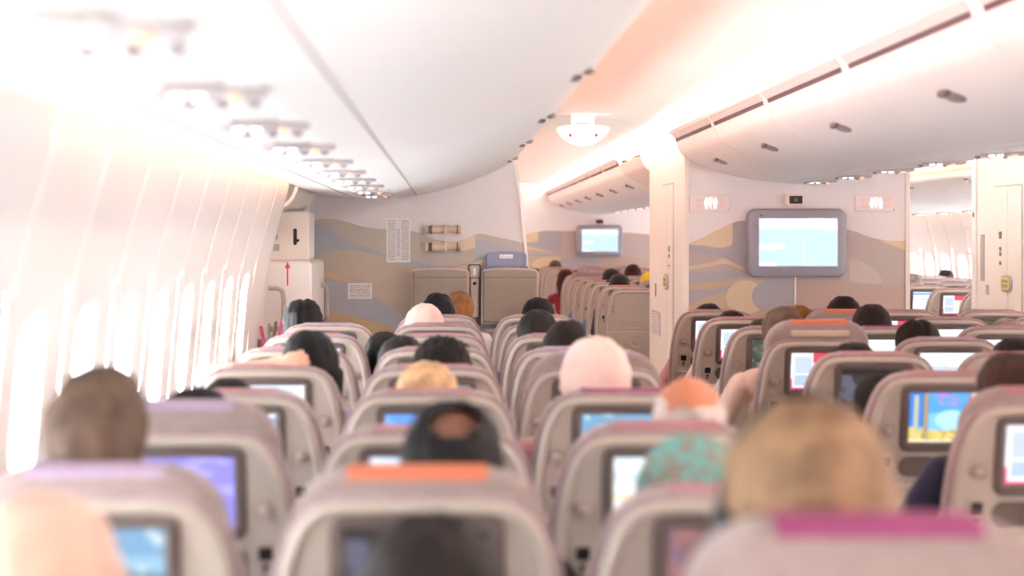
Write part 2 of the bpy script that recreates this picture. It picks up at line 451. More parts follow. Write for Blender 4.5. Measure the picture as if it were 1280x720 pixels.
# curved header above the door
MB().prism(strip(smooth_prof([(-1.10, 1.70), (-1.02, 1.72), (-.93, 1.77), (-.89, 1.83), (-.87, 1.90)], 4), .02), 8.92 - 9.45, 10.0 - 9.45).build('header_lining', CREAM, door)
for (x, y) in ((-1.0, 8.98), (-.80, 9.72)):
    h = MB(); h.tube([(x - .06, y, 1.03), (x + .0, y, 1.03), (x + .025, y, 1.06), (x + .03, y, 1.2), (x + .02, y, 1.255), (x - .01, y, 1.27), (x - .06, y, 1.27)], .014, 8)
    o = h.build('assist_handle', GREYT); tag(o, 'grey bent tube assist handle ' + ('in front of the door bustle' if y < 9.3 else 'beside the dune bulkhead'), 'handle', 'door assist handles')
# magazine pocket and magazines on the lining by the door
pk = MB(); pk.box(-1.10, -.99, 8.74, 8.86, .86, .98)
tag(pk.build('magazine_pocket', GREYT, smooth=False), 'small grey pocket on the side wall before the exit door', 'pocket')
for i, (dx, c) in enumerate(((-.085, 1), (-.06, 0), (-.035, 2), (-.015, 1), (.005, 0))):
    mg = MB(); a = .02 * (i - 2)
    mg.loft([[(-1.0 + dx + q * .015 + a * 0, 8.70 + .0 * i, .93), (-1.0 + dx + q * .015, 8.735, .93), (-1.0 + dx + q * .015 + a, 8.735, 1.05 + .013 * i), (-1.0 + dx + q * .015 + a, 8.70, 1.05 + .013 * i)] for q in (0, 1)])
    tag(mg.build('magazine', PAGEM[c], smooth=False), f"{('thin pink', 'thin brown', 'thin grey')[c]} magazine, {'taller' if i > 2 else 'shorter'} of its colour, in pocket by exit door", 'magazine', 'magazines by the door')

# right door bay lining
MB().prism(MIR(1, strip([(-1.10, 0), (-1.16, .7), (-1.15, 1.1), (-1.09, 1.5), (-.99, 1.86), (-.96, 1.95)], .03)), 8.6, 10.6).build('door_panel', CREAM, struct(empty('door_2', (0, 0, 0))))
# wall light tubes
for m in (0, 1):
    for ya, yb, wh in ((3.6, 8.8, 'beside the window seats'), (12, 23, 'in the forward cabin')):
        x = MIR(m, [(-.885, 0)])[0][0]
        tag(MB().tube([(x, ya, 1.935), (x, yb, 1.935)], .008, 8).build('wall_light_tube', TUBEA), f"amber light tube above the {SIDE[m]} side wall {wh}", 'light', 'wall light tubes')

# ------------------------------------------------------------------ overhead bins
LB = smooth_prof([(-.33, 1.83), (-.2, 1.848), (.016, 1.896), (.21, 1.965), (.33, 2.015), (.415, 2.06), (.435, 2.085), (.425, 2.105), (.36, 2.125), (.2, 2.15), (.06, 2.16)], 4)
LB_C = strip(LB, .018)
RAIL = smooth_prof([(-.865, 1.875), (-.845, 1.858), (-.78, 1.842), (-.63, 1.832), (-.45, 1.8255), (-.338, 1.8285)], 4)
RAIL_C = strip(RAIL, .016)
BINL = 1.606
def bin_edges(end, start, L):
    e = [end]
    while e[-1] > start: e.append(e[-1] - L)
    return e
def latch_clip():
    b = MB(); b.plate(rrect(0, 0, .07, .03, .012), -.016, .0, .004); return b
for m in (0, 1):
    S = lambda x: MIR(m, [(x, 0)])[0][0]
    ends = [10.0 - BINL * i for i in range(8)] if m == 0 else [22.9 - BINL * i for i in range(16)]
    fwd_n = len([e for e in ends])
    for i, e in enumerate(ends):
        a = e - BINL
        r = empty('overhead_bin', (S(.05), (a + e) / 2, 1.83))
        org = Vector(r.location)
        if m == 0: lab = f"white curved overhead bin above the window side seats, {ORD[i]} one back from the bulkhead"
        else: lab = f"white curved overhead bin above the right side seats, {ORD[i]} one back from the front wall"
        tag(r, lab, 'overhead bin', 'left side bins' if m == 0 else 'right side bins')
        q = MB().prism(MIR(m, LB_C), a + .004, e - .004); q.shear(lambda p: tuple(Vector(p) - org)); q.build('bin_door', BINW, r)
        q = MB()
        for g in (-.205,):
            z = float(np.interp(g, [p[0] for p in LB[:24]], [p[1] for p in LB[:24]]))
            q.box(S(g) - .003, S(g) + .003, a + .006, e - .006, z - .0015, z + .004)
        q.shear(lambda p: tuple(Vector(p) - org)); q.build('groove', GROOVE, r, smooth=False)
        q = MB(); yc = e + .1 - BINL if False else a + BINL * .5
        q.ellip((S(.405), yc, 2.052), (.022, .045, .014)); q.shear(lambda p: tuple(Vector(p) - org)); q.build('latch', LATCHG, r)
        q = MB(); q.box(S(.37) - .012, S(.37) + .012, yc - .06, yc + .06, 2.025, 2.032); q.shear(lambda p: tuple(Vector(p) - org)); q.build('latch_slot', LATCHD, r)
        rl = MB().prism(MIR(m, RAIL_C), a + .003, e - .003); rl.shear(lambda p: tuple(Vector(p) - org)); rl.build('service_rail', BINW, r)
        q = MB()
        for g in (-.62,):
            q.box(S(g) - .004, S(g) + .004, a + .006, e - .006, 1.8295, 1.836)
        q.shear(lambda p: tuple(Vector(p) - org)); q.build('groove', GROOVE, r, smooth=False)

CBP = smooth_prof([(1.515, 2.215), (1.53, 2.17), (1.57, 2.113), (1.70, 2.044), (1.89, 1.982), (2.13, 1.943), (2.22, 1.938)], 5)
CB_C = strip(CBP, .018)
CBL = 1.447
VENT_C = [(1.468, 2.268), (1.502, 2.226), (1.515, 2.236), (1.482, 2.28)]
def centre_bin(a, e, m, lab, grp):
    S = lambda x: MIR(m, [(x, 0)])[0][0]
    r = empty('centre_bin', (S(1.9), (a + e) / 2, 1.94)); org = Vector(r.location)
    tag(r, lab, 'overhead bin', grp)
    sh = lambda q: q.shear(lambda p: tuple(Vector(p) - org))
    sh(MB().prism(MIR(m, CB_C), a + .004, e - .004)).build('bin_door', BINW, r)
    sh(MB().prism(MIR(m, [(1.476, 2.272), (1.509, 2.231), (1.512, 2.208), (1.54, 2.215), (1.52, 2.28), (1.49, 2.284)]), a + .002, e - .002)).build('vent_backing', BINW, r, smooth=False)
    sh(MB().prism(MIR(m, VENT_C), a + .055, e - .055)).build('vent_strip', VENTG, r, smooth=False)
    sh(MB().prism(MIR(m, [(1.505, 2.224), (1.512, 2.205), (1.53, 2.21), (1.52, 2.232)]), a + .055, e - .055)).build('vent_gap', DARKGAP, r, smooth=False)
    sh(MB().prism(MIR(m, [(1.462, 2.276), (1.475, 2.255), (1.66, 2.255), (1.66, 2.276)]), a, e)).build('top_ledge', BINW, r, smooth=False)
    # oval latch set into the curved door
    t = math.atan2(2.013 - 2.08, 1.79 - 1.63)
    yc = (a + e) / 2 + .04
    for nm, mt_, rr, dz in (('latch', LATCHG, (.044, .062, .014), 0), ('latch_lip', LATCHD, (.014, .056, .018), .024)):
        q = MB(); q.ellip((0, 0, 0), rr)
        q.shear(lambda p: (S(1.695 - dz * 1.3 + p[0] * math.cos(t) - p[2] * math.sin(t)), yc + p[1] - (0), 2.044 + dz * .5 + p[0] * math.sin(t) + p[2] * math.cos(t)))
        sh(q).build(nm, mt_, r)
for m in (0, 1):
    for i in range(8):
        e = 10.125 - CBL * i
        centre_bin(e - CBL, e, m, f"glossy white centre overhead bin facing {SIDE[m]} aisle, {ORD[i]} one back from the lavatory wall", f'centre bins {SIDE[m]} aisle')
    for i in range(7):
        a = 13.4 + 1.4 * i
        centre_bin(a, a + 1.4, m, f"white centre bin of the forward cabin facing {SIDE[m]} aisle, {ORD[i]} one past the lavatories", f'forward centre bins {SIDE[m]} aisle')
# filler before the forward centre bins, centre service rail
FILL = struct(empty('trim_1', (0, 0, 0)))
for m in (0, 1):
    MB().prism(MIR(m, CB_C), 12.0, 13.395).build('bin_filler', CREAM, FILL)
    MB().prism(MIR(m, CBP + [(2.22, 2.40), (1.50, 2.40)]), 11.985, 12.0).build('bin_end_cap', CREAM, FILL)
CR = strip(smooth_prof([(2.225, 1.936), (2.26, 1.930), (CX, 1.929), (2 * CX - 2.26, 1.930), (2 * CX - 2.225, 1.936)], 3), .016)
SRL = struct(empty('trim_2', (0, 0, 0)))
for ya, yb in [(10.125 - CBL * (i + 1), 10.125 - CBL * i) for i in range(8)]:
    MB().prism(CR, ya + .003, yb - .003).build('centre_service_rail', BINW, SRL)
MB().prism(CR, 12.0, Y1).build('centre_service_rail', BINW, SRL)

# passenger service units -------------------------------------------------
def psu_meshes():
    hs = MB(); n = 20
    def ell(rx, ry, z): return [(rx * math.cos(2 * math.pi * k / n), ry * math.sin(2 * math.pi * k / n), z) for k in range(n)]
    hs.loft([ell(.105, .085, .006), ell(.105, .085, -.004), ell(.097, .078, -.008), ell(.088, .066, -.004)])
    lens = MB(); lens.ellip((0, 0, 0), (.0135, .0135, .010), 12, 6)
    ln2 = MB(); ln2.ellip((0, 0, 0), (.012, .014, .010), 12, 6)
    noz = MB(); noz.ellip((0, 0, 0), (.014, .014, .012), 10, 6)
    pl = MB(); pl.plate(rrect(0, 0, .09, .02, .006), 0, .004)
    sg = MB(); sg.box(-.05, .05, -.018, .018, -.004, .004)
    return hs.mesh('housing', mat('service_housing', (188, 184, 186), .35)), lens.mesh('reading_light', LAMPW), ln2.mesh('call_light', LAMPO), noz.mesh('air_nozzle', LATCHG), sg.mesh('sign_plate', GROOVE)
PSU = psu_meshes()
def psu(x, y, z, lab, grp, mirror=False):
    r = empty('service_unit', (x, y, z)); tag(r, lab, 'reading lights', grp)
    s = -1 if mirror else 1
    obj('housing', PSU[0], r)
    obj('reading_light', PSU[1], r, (-.056 * s, 0, -.006)); obj('reading_light', PSU[1], r, (-.018 * s, 0, -.006)); obj('call_light', PSU[2], r, (.046 * s, 0, -.006))
    for dx, dy in ((-.06, .16), (0, .17), (.06, .16)): obj('air_nozzle', PSU[3], r, (dx, dy, -.002))
    obj('sign_plate', PSU[4], r, (-.0, -.16, -.002))
dL = lambda k: 2.47 + .803 * k
dC = lambda j: 2.47 + .803 * (j + .7)
for i in range(11):
    y = 1.86 + .803 * (i - 1)
    psu(-.42, y, 1.823, f"oval chrome reading light unit under the left bins, {ORD[10 - i]} from the bulkhead", 'reading lights under left bins')
for i in range(9):
    psu(CX + .06, 3.3 + .803 * i, 1.929, f"oval chrome reading light unit under the centre bins, {ORD[8 - i]} from the lavatory wall", 'reading lights under centre bins')
for i in range(10):
    psu(CX + .06, 13.8 + .803 * i, 1.929, f"oval chrome reading light unit under the forward centre bins, {ORD[i]} past the lavatories", 'reading lights under forward bins')
for i in range(6):
    psu(2 * CX + .42, 12.2 + .803 * i, 1.823, f"oval chrome reading light unit under the right bins, {ORD[i]} past the right lavatory", 'reading lights under right bins')

# ------------------------------------------------------------------ dune murals
def uvmap(x0, x1, yb, yt):
    def c(px, py): return (min(1, max(0, (px - x0) / (x1 - x0))), min(1, max(0, (yb - py) / (yb - yt))))
    return c
GR, TAN, TAN2, TAUPE, PALE, PINKT = (172, 172, 180), (214, 198, 170), (196, 178, 148), (186, 176, 173), (228, 228, 231), (202, 190, 185)
def centre_mural():
    x0, x1, yb, yt = 858, 1125, 560, 150
    c0 = uvmap(x0, x1, yb, yt); c = lambda a, b: c0(850 + a / 4.557, 230 + b / 4.557)
    C = lambda *p: [c(*q) for q in p]
    u = lambda a: c(a, 0)[0]
    T = C((30, 340), (120, 302), (200, 260), (285, 222), (330, 210), (400, 213), (700, 225), (940, 262), (1080, 310), (1250, 330))
    B1 = C((30, 345), (130, 352), (240, 360), (290, 330), (300, 225), (310, 214))
    L = [(('below', T), TAUPE),
         (('and', ('below', T), ('rect', u(31), u(300), 0, 1)), TAN),
         (('and', ('below', B1), ('rect', u(30), u(300), 0, 1)), GR),
         (('and', ('below', T), ('rect', u(284), u(420), 0, 1)), GR),
         (('and', ('below', C((30, 380), (150, 400), (260, 430), (420, 500))), ('rect', 0, u(430), 0, 1)), TAUPE),
         (('and', ('band', C((30, 470), (120, 455), (190, 440), (230, 424), (290, 450), (370, 496)), C((30, 485), (120, 478), (190, 465), (230, 455), (290, 470), (370, 500))), ('rect', 0, u(365), 0, 1)), TAN),
         (('and', ('below', C((30, 500), (200, 500), (330, 510), (430, 530))), ('rect', 0, u(430), 0, 1)), GR),
         (('and', ('band', C((30, 570), (200, 555), (300, 540), (480, 535)), C((30, 605), (200, 592), (300, 570), (480, 548))), ('rect', 0, u(470), 0, 1)), TAN2),
         (('below', C((30, 700), (130, 650), (260, 612), (380, 565), (470, 600), (600, 690), (760, 740), (1250, 800))), TAN2),
         (('ell', *c(360, 645), 112 / 1216.7, 95 / 1868.4), TAN),
         (('ell', *c(522, 640), 130 / 1216.7, 98 / 1868.4), GR),
         (('and', ('below', C((640, 520), (900, 560), (1250, 575))), ('rect', u(642), 1, 0, 1), ('below', C((642, 520), (900, 562), (1250, 575)))), (188, 168, 160)),
         (('and', ('band', C((900, 430), (1000, 440), (1090, 500), (1120, 550)), C((900, 545), (1000, 560), (1090, 566), (1120, 560))), ('rect', u(938), u(1120), 0, 1)), PINKT),
         (('and', ('band', C((1100, 322), (1180, 323), (1250, 324)), C((1100, 322), (1180, 350), (1250, 376))), ('rect', u(1105), 1, 0, 1)), TAN)]
    return layered('mural_centre', PALE, L, rough=.6)
def left_mural():
    x0, x1, yb, yt = 385, 665, 560, 150
    c0 = uvmap(x0, x1, yb, yt); c = lambda a, b: c0(320 + a / 3.556, 220 + b / 3.556)
    C = lambda *p: [c(*q) for q in p]; u = lambda a: c(a, 0)[0]
    T = C((230, 203), (320, 190), (400, 203), (480, 226), (560, 235), (640, 238), (700, 246), (780, 277), (860, 291), (930, 284), (985, 258), (1060, 270), (1210, 302))
    L = [(('below', T), (188, 175, 166)),
         (('and', ('below', C((230, 206), (300, 220), (370, 260), (440, 300), (520, 325), (640, 360), (800, 400), (1210, 470))), ('rect', 0, 1, 0, 1)), GR),
         (('below', C((230, 400), (300, 345), (400, 330), (520, 345), (640, 390), (800, 430), (1210, 480))), (190, 174, 158)),
         (('and', ('band', C((700, 285), (820, 292), (900, 288), (972, 262)), C((700, 300), (820, 335), (900, 335), (972, 320))), ('rect', u(790), u(974), 0, 1)), TAN),
         (('and', ('below', C((960, 300), (985, 285), (1080, 305), (1210, 345))), ('rect', u(974), 1, 0, 1)), GR),
         (('and', ('band', C((880, 405), (960, 390), (1010, 372), (1210, 350)), C((880, 412), (960, 412), (1010, 412), (1210, 420))), ('rect', u(890), 1, 0, 1)), TAN),
         (('and', ('band', C((230, 445), (300, 428), (320, 424), (360, 440), (410, 470)), C((230, 480), (300, 452), (330, 455), (360, 466), (410, 472))), ('rect', 0, u(408), 0, 1)), (204, 176, 136)),
         (('and', ('below', C((230, 478), (300, 470), (420, 478), (560, 560), (680, 640), (760, 700), (1210, 720))), ('rect', 0, 1, 0, 1)), GR),
         (('below', C((230, 560), (300, 590), (420, 622), (560, 660), (640, 700), (1210, 760))), (192, 164, 126))]
    return layered('mural_left', (226, 219, 220), L, rough=.6)
MURC, MURL = centre_mural(), left_mural()

# ------------------------------------------------------------------ centre lavatory block
MX0, MX1, MY0, MY1 = 1.589, 2 * CX - 1.589, 10.13, 11.98
def lav_block(x0, x1, y0, y1, ztop, name):
    w = struct(MB().box(x0, x1, y0, y1, 0, ztop).build(name, CREAM, smooth=False)); return w
wc = lav_block(MX0, MX1, MY0, MY1, 2.66, 'wall_centre')
def mural_face(parent, x0, x1, y, pxs, m, yb=560, yt=150, d=None):
    z0, z1 = PZ(yb, d), PZ(yt, d)
    z1c = min(z1, 2.3); z0c = max(z0, 0.0)
    v = lambda z: (z - z0) / (z1 - z0)
    return quad_uv('mural_panel', [(x0, y, z0c), (x1, y, z0c), (x1, y, z1c), (x0, y, z1c)], m, parent, ((0, v(z0c)), (1, v(z0c)), (1, v(z1c)), (0, v(z1c))))
mural_face(wc, MX0 + .012, MX1 - .012, MY0 - .003, None, MURC, d=MY0)
MB().box(CX - .006 - .012, CX + .006 - .012, MY0 - .007, MY0, .2, 1.335).build('panel_joint', TRIMW, wc, smooth=False)
for x in (MX0, MX1): MB().box(x - .014, x + .014, MY0 - .012, MY0 + .01, 0, 2.2).build('corner_trim', TRIMW, wc)
def lav_door(parent, x, ys, z1, side=-1):
    """folding door on a face that looks towards -x; ys = hinge, fold, free edge"""
    z0 = .05
    for a, b_ in zip(ys[:-1], ys[1:]):
        q = MB(); a, b_ = min(a, b_), max(a, b_)
        q.box(x - .008, x, a + .004, b_ - .004, z0, z1); q.build('door_leaf', CREAM, parent, smooth=False)
    ya, yb = min(ys), max(ys)
    q = MB(); q.box(x - .003, x + .001, ya - .01, yb + .01, z0 - .01, z1 + .012); q.build('door_gap', GROOVE, parent, smooth=False)
    q = MB(); q.box(x - .01, x - .002, ys[1] - .004, ys[1] + .004, z0, z1); q.build('fold_hinge', VENTG, parent, smooth=False)
    # oval handle plate
    q = MB(); n = 20
    pts = rrect(ys[1], 1.25, .20, .115, .05, 5)
    q.loft([[(x - .008, u, z) for u, z in pts], [(x - .02, u, z) for u, z in pts], [(x - .022, u, z) for u, z in offset(pts, .012)]]); hd = q.build('handle_plate', GREYT, parent)
    q = MB(); pts = rrect(ys[1], 1.25, .165, .085, .038, 5)
    q.loft([[(x - .02, u, z) for u, z in pts], [(x - .026, u, z) for u, z in pts]]); q.build('handle_inlay', YELLOWP, hd)
    q = MB()
    for i in range(2):
        for j in range(2): q.box(x - .028, x - .026, ys[1] - .055 + .06 * i, ys[1] - .01 + .06 * i, 1.222 + .033 * j, 1.245 + .033 * j)
    q.build('handle_mark', mat('mark_olive', (150, 140, 100), .6), hd, smooth=False)
d_of = lambda X, px: X * F / (px - 560)
ld = empty('door_3', (0, 0, 0)); struct(ld)
lav_door(ld, MX0, [d_of(MX0, 842), d_of(MX0, 835), d_of(MX0, 828)], PZ(232, d_of(MX0, 834)))
def small_signs(x, y, zs, parent):
    for z, h, w in zs:
        q = MB(); q.box(x - .004, x, y - w, y + w, z - h, z + h); q.build('door_label', LATCHD, parent, smooth=False)
small_signs(MX0 - .008, d_of(MX0, 838), [(1.49, .02, .02), (1.44, .014, .018), (1.37, .006, .02)], ld)
small_signs(MX0 - .001, d_of(MX0, 820), [(1.17, .05, .018)], ld)
gq = empty('air_grille', (MX0, d_of(MX0, 820), .92)); tag(gq, 'grey slatted air grille low on the aisle side of the lavatory wall', 'grille')
q = MB(); q.box(-.004, 0, -.24, .22, -.09, .09); q.build('grille_back', GROOVE, gq, smooth=False)
for i in range(8):
    q = MB(); q.box(-.009, -.003, -.235, .215, -.085 + .0215 * i, -.074 + .0215 * i); q.build('slat', VENTG, gq, smooth=False)

# monitor ------------------------------------------------------------------
SKYW = (252, 254, 255)
RUNWAY = layered('screen_runway', (192, 222, 240), [
    (('rect', 0, 1, .76, 1), (250, 252, 255)), (('band', [(0, .79), (.3, .765), (.5, .785), (.75, .78), (1, .75)], [(0, .745), (.5, .76), (1, .70)]), (200, 222, 222)),
    (('noise', 2, 20, .60), (200, 228, 243)), (('band', [(.0, .44), (.3, .47), (.36, .40), (1, .4)], [(0, .35), (.3, .36), (.36, .40), (1, .4)]), (228, 232, 226)),
    (('ell', .08, .04, .16, .05), (250, 250, 250)),
    (('rect', .567, .581, 0, .45), (236, 222, 170))], emission=SCE * .88, rough=.25)
def monitor(x, y, z, sc_, lab):
    r = empty('wall_monitor', (x, y, z)); tag(r, lab, 'monitor', 'cabin wall monitors')
    W, H = .654 * sc_, .452 * sc_
    o = rrect(0, 0, W, H, .06, 6)
    q = MB(); q.loft([[(a, 0, b) for a, b in o], [(a, -.06, b) for a, b in o], [(a, -.075, b) for a, b in offset(o, .008)], [(a, -.082, b) for a, b in offset(o, .025)]], True, True); q.build('frame', GREYBLUE, r)
    w, h = .516 * sc_, .314 * sc_; zc = .004
    q = MB(); q.plate(rrect(.003, zc, w + .012, h + .012, .004, 2), -.0835, -.08); q.build('screen_border', mat('border_lilac', (176, 178, 205), .4), r)
    quad_uv('screen', [(-w / 2 + .003, -.0845, zc - h / 2), (w / 2 + .003, -.0845, zc - h / 2), (w / 2 + .003, -.0845, zc + h / 2), (-w / 2 + .003, -.0845, zc + h / 2)], RUNWAY, r)
    q = MB(); q.ellip((-.24 * sc_, -.082, H / 2 - .045), (.006, .003, .006), 8, 4); q.build('sensor', BLACKP, r)
monitor(PX(993.5, MY0), MY0 - .003, PZ(303.5, MY0), 1, 'large grey framed monitor showing a runway on the dune lavatory wall')
r = empty('wall_camera', (PX(992, MY0), MY0 - .003, PZ(250, MY0))); tag(r, 'small white camera box with black window above the large monitor', 'camera')
o = rrect(0, 0, .122, .075, .014); MB().plate(o, -.05, 0, .006).build('housing', TRIMW, r)
MB().plate(rrect(.003, 0, .086, .052, .006), -.054, -.05).build('window', BLACKP, r)
q = MB(); q.ellip((.003, -.054, 0), (.014, .004, .014), 12, 6); q.build('lens', LATCHD, r)
# lavatory signs
GLOWW = emis('sign_white', (255, 250, 248), .35); GLOWR = emis('sign_red_glow', (234, 210, 208), .01); SIGNP = mat('sign_panel', (232, 226, 227), .4)
def lav_sign(x, y, z, lab):
    r = empty('lavatory_sign', (x, y, z)); tag(r, lab, 'sign', 'lavatory signs')
    MB().plate(rrect(0, 0, .272, .112, .01), -.014, 0, .004).build('panel', SIGNP, r)
    for sx in (-.075, .082):
        for sz in (-.022, .024):
            q = MB(); q.plate([(sx + .024 * math.cos(a * math.pi / 6) * (1), sz + .016 * math.sin(a * math.pi / 6)) for a in range(12)], -.0155, -.013); q.build('glow_symbol', GLOWR, r)
    for k, fx in enumerate((-.028, 0, .03)):
        q = MB(); xx = fx + .004
        circ = [(xx + .0085 * math.cos(a * math.pi / 5), .026 + .0085 * math.sin(a * math.pi / 5)) for a in range(10)]
        if k != 1:
            q.plate(circ, -.017, -.013)
            if k == 0: q.plate([(xx - .012, .015), (xx - .018, -.012), (xx - .008, -.012), (xx - .008, -.034), (xx + .008, -.034), (xx + .008, -.012), (xx + .018, -.012), (xx + .012, .015)], -.017, -.013)
            else: q.plate([(xx - .014, .015), (xx - .014, -.010), (xx - .008, -.010), (xx - .008, -.034), (xx + .008, -.034), (xx + .008, -.010), (xx + .014, -.010), (xx + .014, .015)], -.017, -.013)
        else:
            q.loft([[(a, yq, b_) for a, b_ in rrect(xx, .022, w_, h_, .002, 2)] for w_, h_, yq in ((.022, .026, -.013), (.022, .026, -.017), (.014, .018, -.017), (.014, .018, -.013))], False, False)
            q.plate([(xx - .012, -.004), (xx - .003, -.014), (xx - .003, -.034), (xx + .003, -.034), (xx + .003, -.014), (xx + .012, -.004)], -.017, -.013)
        q.build('figure', GLOWW, r)
    q = MB(); q.ellip((.122, -.014, -.042), (.004, .002, .004), 8, 4); q.build('sensor', BLACKP, r)
lav_sign(PX(887, MY0), MY0 - .003, PZ(254, MY0), 'lit lavatory sign with white figures on the aisle corner side of the monitor')
lav_sign(PX(1093.5, MY0), MY0 - .003, PZ(254, MY0), 'lit lavatory sign with white figures beside the opening to the right cabin')
bpy.data.objects['lavatory_sign']['label'] = 'lit lavatory sign with white figures next to the white folding door column'

# far front wall ------------------------------------------------------------
wf = struct(MB().box(-1.35, 2 * CX + 1.35, Y1, Y1 + .05, 0, 2.7).build('wall_front', mat('front_wall', (230, 226, 226), .6), smooth=False))
fw = MX1 - MX0
quad_uv('mural_panel', [(CX - 1.6, Y1 - .004, 0.2), (CX + 1.6, Y1 - .004, .2), (CX + 1.6, Y1 - .004, 2.35), (CX - 1.6, Y1 - .004, 2.35)], MURC, wf, ((-.0, .02), (1, .02), (1, 1), (0, 1)))
monitor(PX(749, Y1), Y1 - .006, PZ(301, Y1), 1.06, 'distant grey framed monitor on the front wall of the forward cabin')
r = empty('wall_camera', (PX(749, Y1), Y1 - .006, PZ(277, Y1))); tag(r, 'tiny camera box above the distant monitor on the front wall', 'camera')
MB().plate(rrect(0, 0, .16, .09, .014), -.05, 0, .006).build('housing', TRIMW, r)
MB().plate(rrect(0, 0, .11, .06, .006), -.054, -.05).build('window', BLACKP, r)

# ------------------------------------------------------------------ left bulkhead with cabin crew seats
BD = 10.0
bx0 = PX(385, BD)
prof = [(bx0 - .25, 0), (.56, 0), (.55, 1.1), (.525, 1.45), (.49, 1.8), (.45, 2.06), (.42, 2.3), (bx0 - .25, 2.3)]
wb = struct(MB().prism(prof, BD, 11.6).build('wall_bulkhead', CREAM, smooth=False))
z0, z1 = PZ(560, BD), PZ(150, BD)
me = bpy.data.meshes.new('mural_panel')
pp = [(bx0, 0.25), (.548, .25), (.54, 1.1), (.516, 1.45), (.481, 1.8), (.441, 2.06), (.42, 2.2), (bx0, 2.2)]
me.from_pydata([(x, BD - .003, z) for x, z in pp], [], [tuple(range(len(pp)))])
l = me.uv_layers.new(name='UVMap')
for i, (x, z) in enumerate(pp): l.data[i].uv = ((x - bx0) / (PX(665, BD) - bx0), (z - z0) / (z1 - z0))
me.materials.append(MURL); me.update(); obj('mural_panel', me, wb)
ed = MB(); ed.prism(strip([(.56, 0), (.55, 1.1), (.525, 1.45), (.49, 1.8), (.45, 2.06), (.42, 2.3)], .02), BD - .014, BD + .012); ed.build('edge_trim', TRIMW, wb)
MB().box(bx0 - .02, bx0 + .01, BD - .02, BD, 0, 1.9).build('edge_trim', TRIMW, wb)

def PB(px, py): return PX(px, BD), PZ(py, BD)
def placard(px0, px1, py0, py1, m, lab):
    x0, za = PB(px0, py1); x1, zb = PB(px1, py0)
    q = MB(); q.box(x0, x1, BD - .006, BD - .003, za, zb); o = q.build('placard', PAPER, smooth=False); tag(o, lab, 'placard', 'placards on the bulkhead')
    quad_uv('print', [(x0 + .006, BD - .0066, za + .006), (x1 - .006, BD - .0066, za + .006), (x1 - .006, BD - .0066, zb - .006), (x0 + .006, BD - .0066, zb - .006)], m, o)
TXT1 = layered('print_columns', (232, 228, 226), [(('and', ('lines', 26, 34), ('rect', .03, .36, .02, .98)), (140, 130, 132)), (('and', ('lines', 26, 34), ('rect', .64, .97, .02, .98)), (140, 130, 132)), (('and', ('lines', 22, 40), ('rect', .43, .57, .12, .8)), (150, 142, 144)), (('rect', .39, .61, .0, 1), (226, 224, 228)), (('and', ('lines', 22, 40), ('rect', .43, .57, .14, .78)), (150, 142, 144))], rough=.6)
TXT2 = layered('print_lines', (232, 228, 226), [(('and', ('lines', 8, 44), ('rect', .04, .96, .03, .97)), (140, 128, 126)), (('rect', .0, 1, .55, .58), (190, 180, 178))], rough=.6)
placard(483, 513, 273, 328, TXT1, 'tall white placard with columns of tiny print on the dune bulkhead')
placard(435, 465, 354, 373.5, TXT2, 'low wide white notice on the dune bulkhead')
# torches
for i, py in enumerate((287, 308.5)):
    x0, z = PB(532, py); x1, _ = PB(577, py)
    r = empty('torch', ((x0 + x1) / 2, BD - .003, z)); w = (x1 - x0)
    tag(r, ('upper' if i == 0 else 'lower') + ' beige torch clipped level on the dune bulkhead', 'torch', 'torches on the bulkhead')
    def lathe(path, n=14):
        return [[(xx, -.036 + rr * math.cos(2 * math.pi * k / n), rr * math.sin(2 * math.pi * k / n)) for k in range(n)] for xx, rr in path]
    q = MB(); q.loft(lathe([(-.075, .027), (.02, .027), (.05, .020), (.075, .024), (.095, .029), (.112, .029)])); q.build('torch_body', TORCH, r)
    for xa, xb, rr in ((-.118, -.1, .030), (-.085, -.075, .030), (.086, .094, .031)):
        q = MB(); q.loft(lathe([(xa, rr), (xb, rr)])); q.build('ring', TORCHD if xa > -.1 else TORCH, r)
    q = MB(); q.loft(lathe([(-.1, .025), (-.085, .025)])); q.build('end_cap', TORCHD, r)
    q = MB(); q.box(.005, .022, -.068, 0, -.034, .034); q.build('clip', mat('clip_beige', (220, 196, 178), .4), r)
# crew seats
def crew_seat(px0, px1, lab):
    x0, zt = PB(px0, 335); x1, zb = PB(px1, 404)
    xm = (x0 + x1) / 2; w = x1 - x0
    r = empty('crew_chair', (xm, BD - .022, 0)); tag(r, lab, 'seat', 'folded crew seats')
    top = [(-w / 2, zb), (w / 2, zb), (w / 2, zt - .025), (w / 2 - .015, zt - .008), (w / 4, zt), (0, zt + .004), (-w / 4, zt), (-w / 2 + .015, zt - .008), (-w / 2, zt - .025)]
    MB().plate(top, -.10, 0, .008).build('back_rim', JUMPR, r)
    MB().plate(offset(top, .010), -.112, -.095, .010).build('back_pad', JUMPF, r)
    MB().plate(rrect(0, zb - .22, w * .94, .38, .03), -.13, 0, .012).build('folded_seat', JUMPF, r)
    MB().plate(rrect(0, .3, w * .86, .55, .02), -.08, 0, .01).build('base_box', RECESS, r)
    q = MB(); q.box(-w / 2 + .012, w / 2 - .012, -.114, -.11, zt - .06, zt - .056); q.build('seam', RECESS, r, smooth=False)
crew_seat(514.5, 586, 'folded brown crew seat on the bulkhead under the two torches')
crew_seat(601, 672, 'folded brown crew seat below the blue pad at the aisle edge of the bulkhead')
x0, za = PB(607, 334); x1, zb = PB(658, 314.5)
r = empty('blue_pad', ((x0 + x1) / 2, BD - .003, za)); tag(r, 'grey blue head pad above the crew seat by the aisle', 'head pad')
w, h = x1 - x0, zb - za
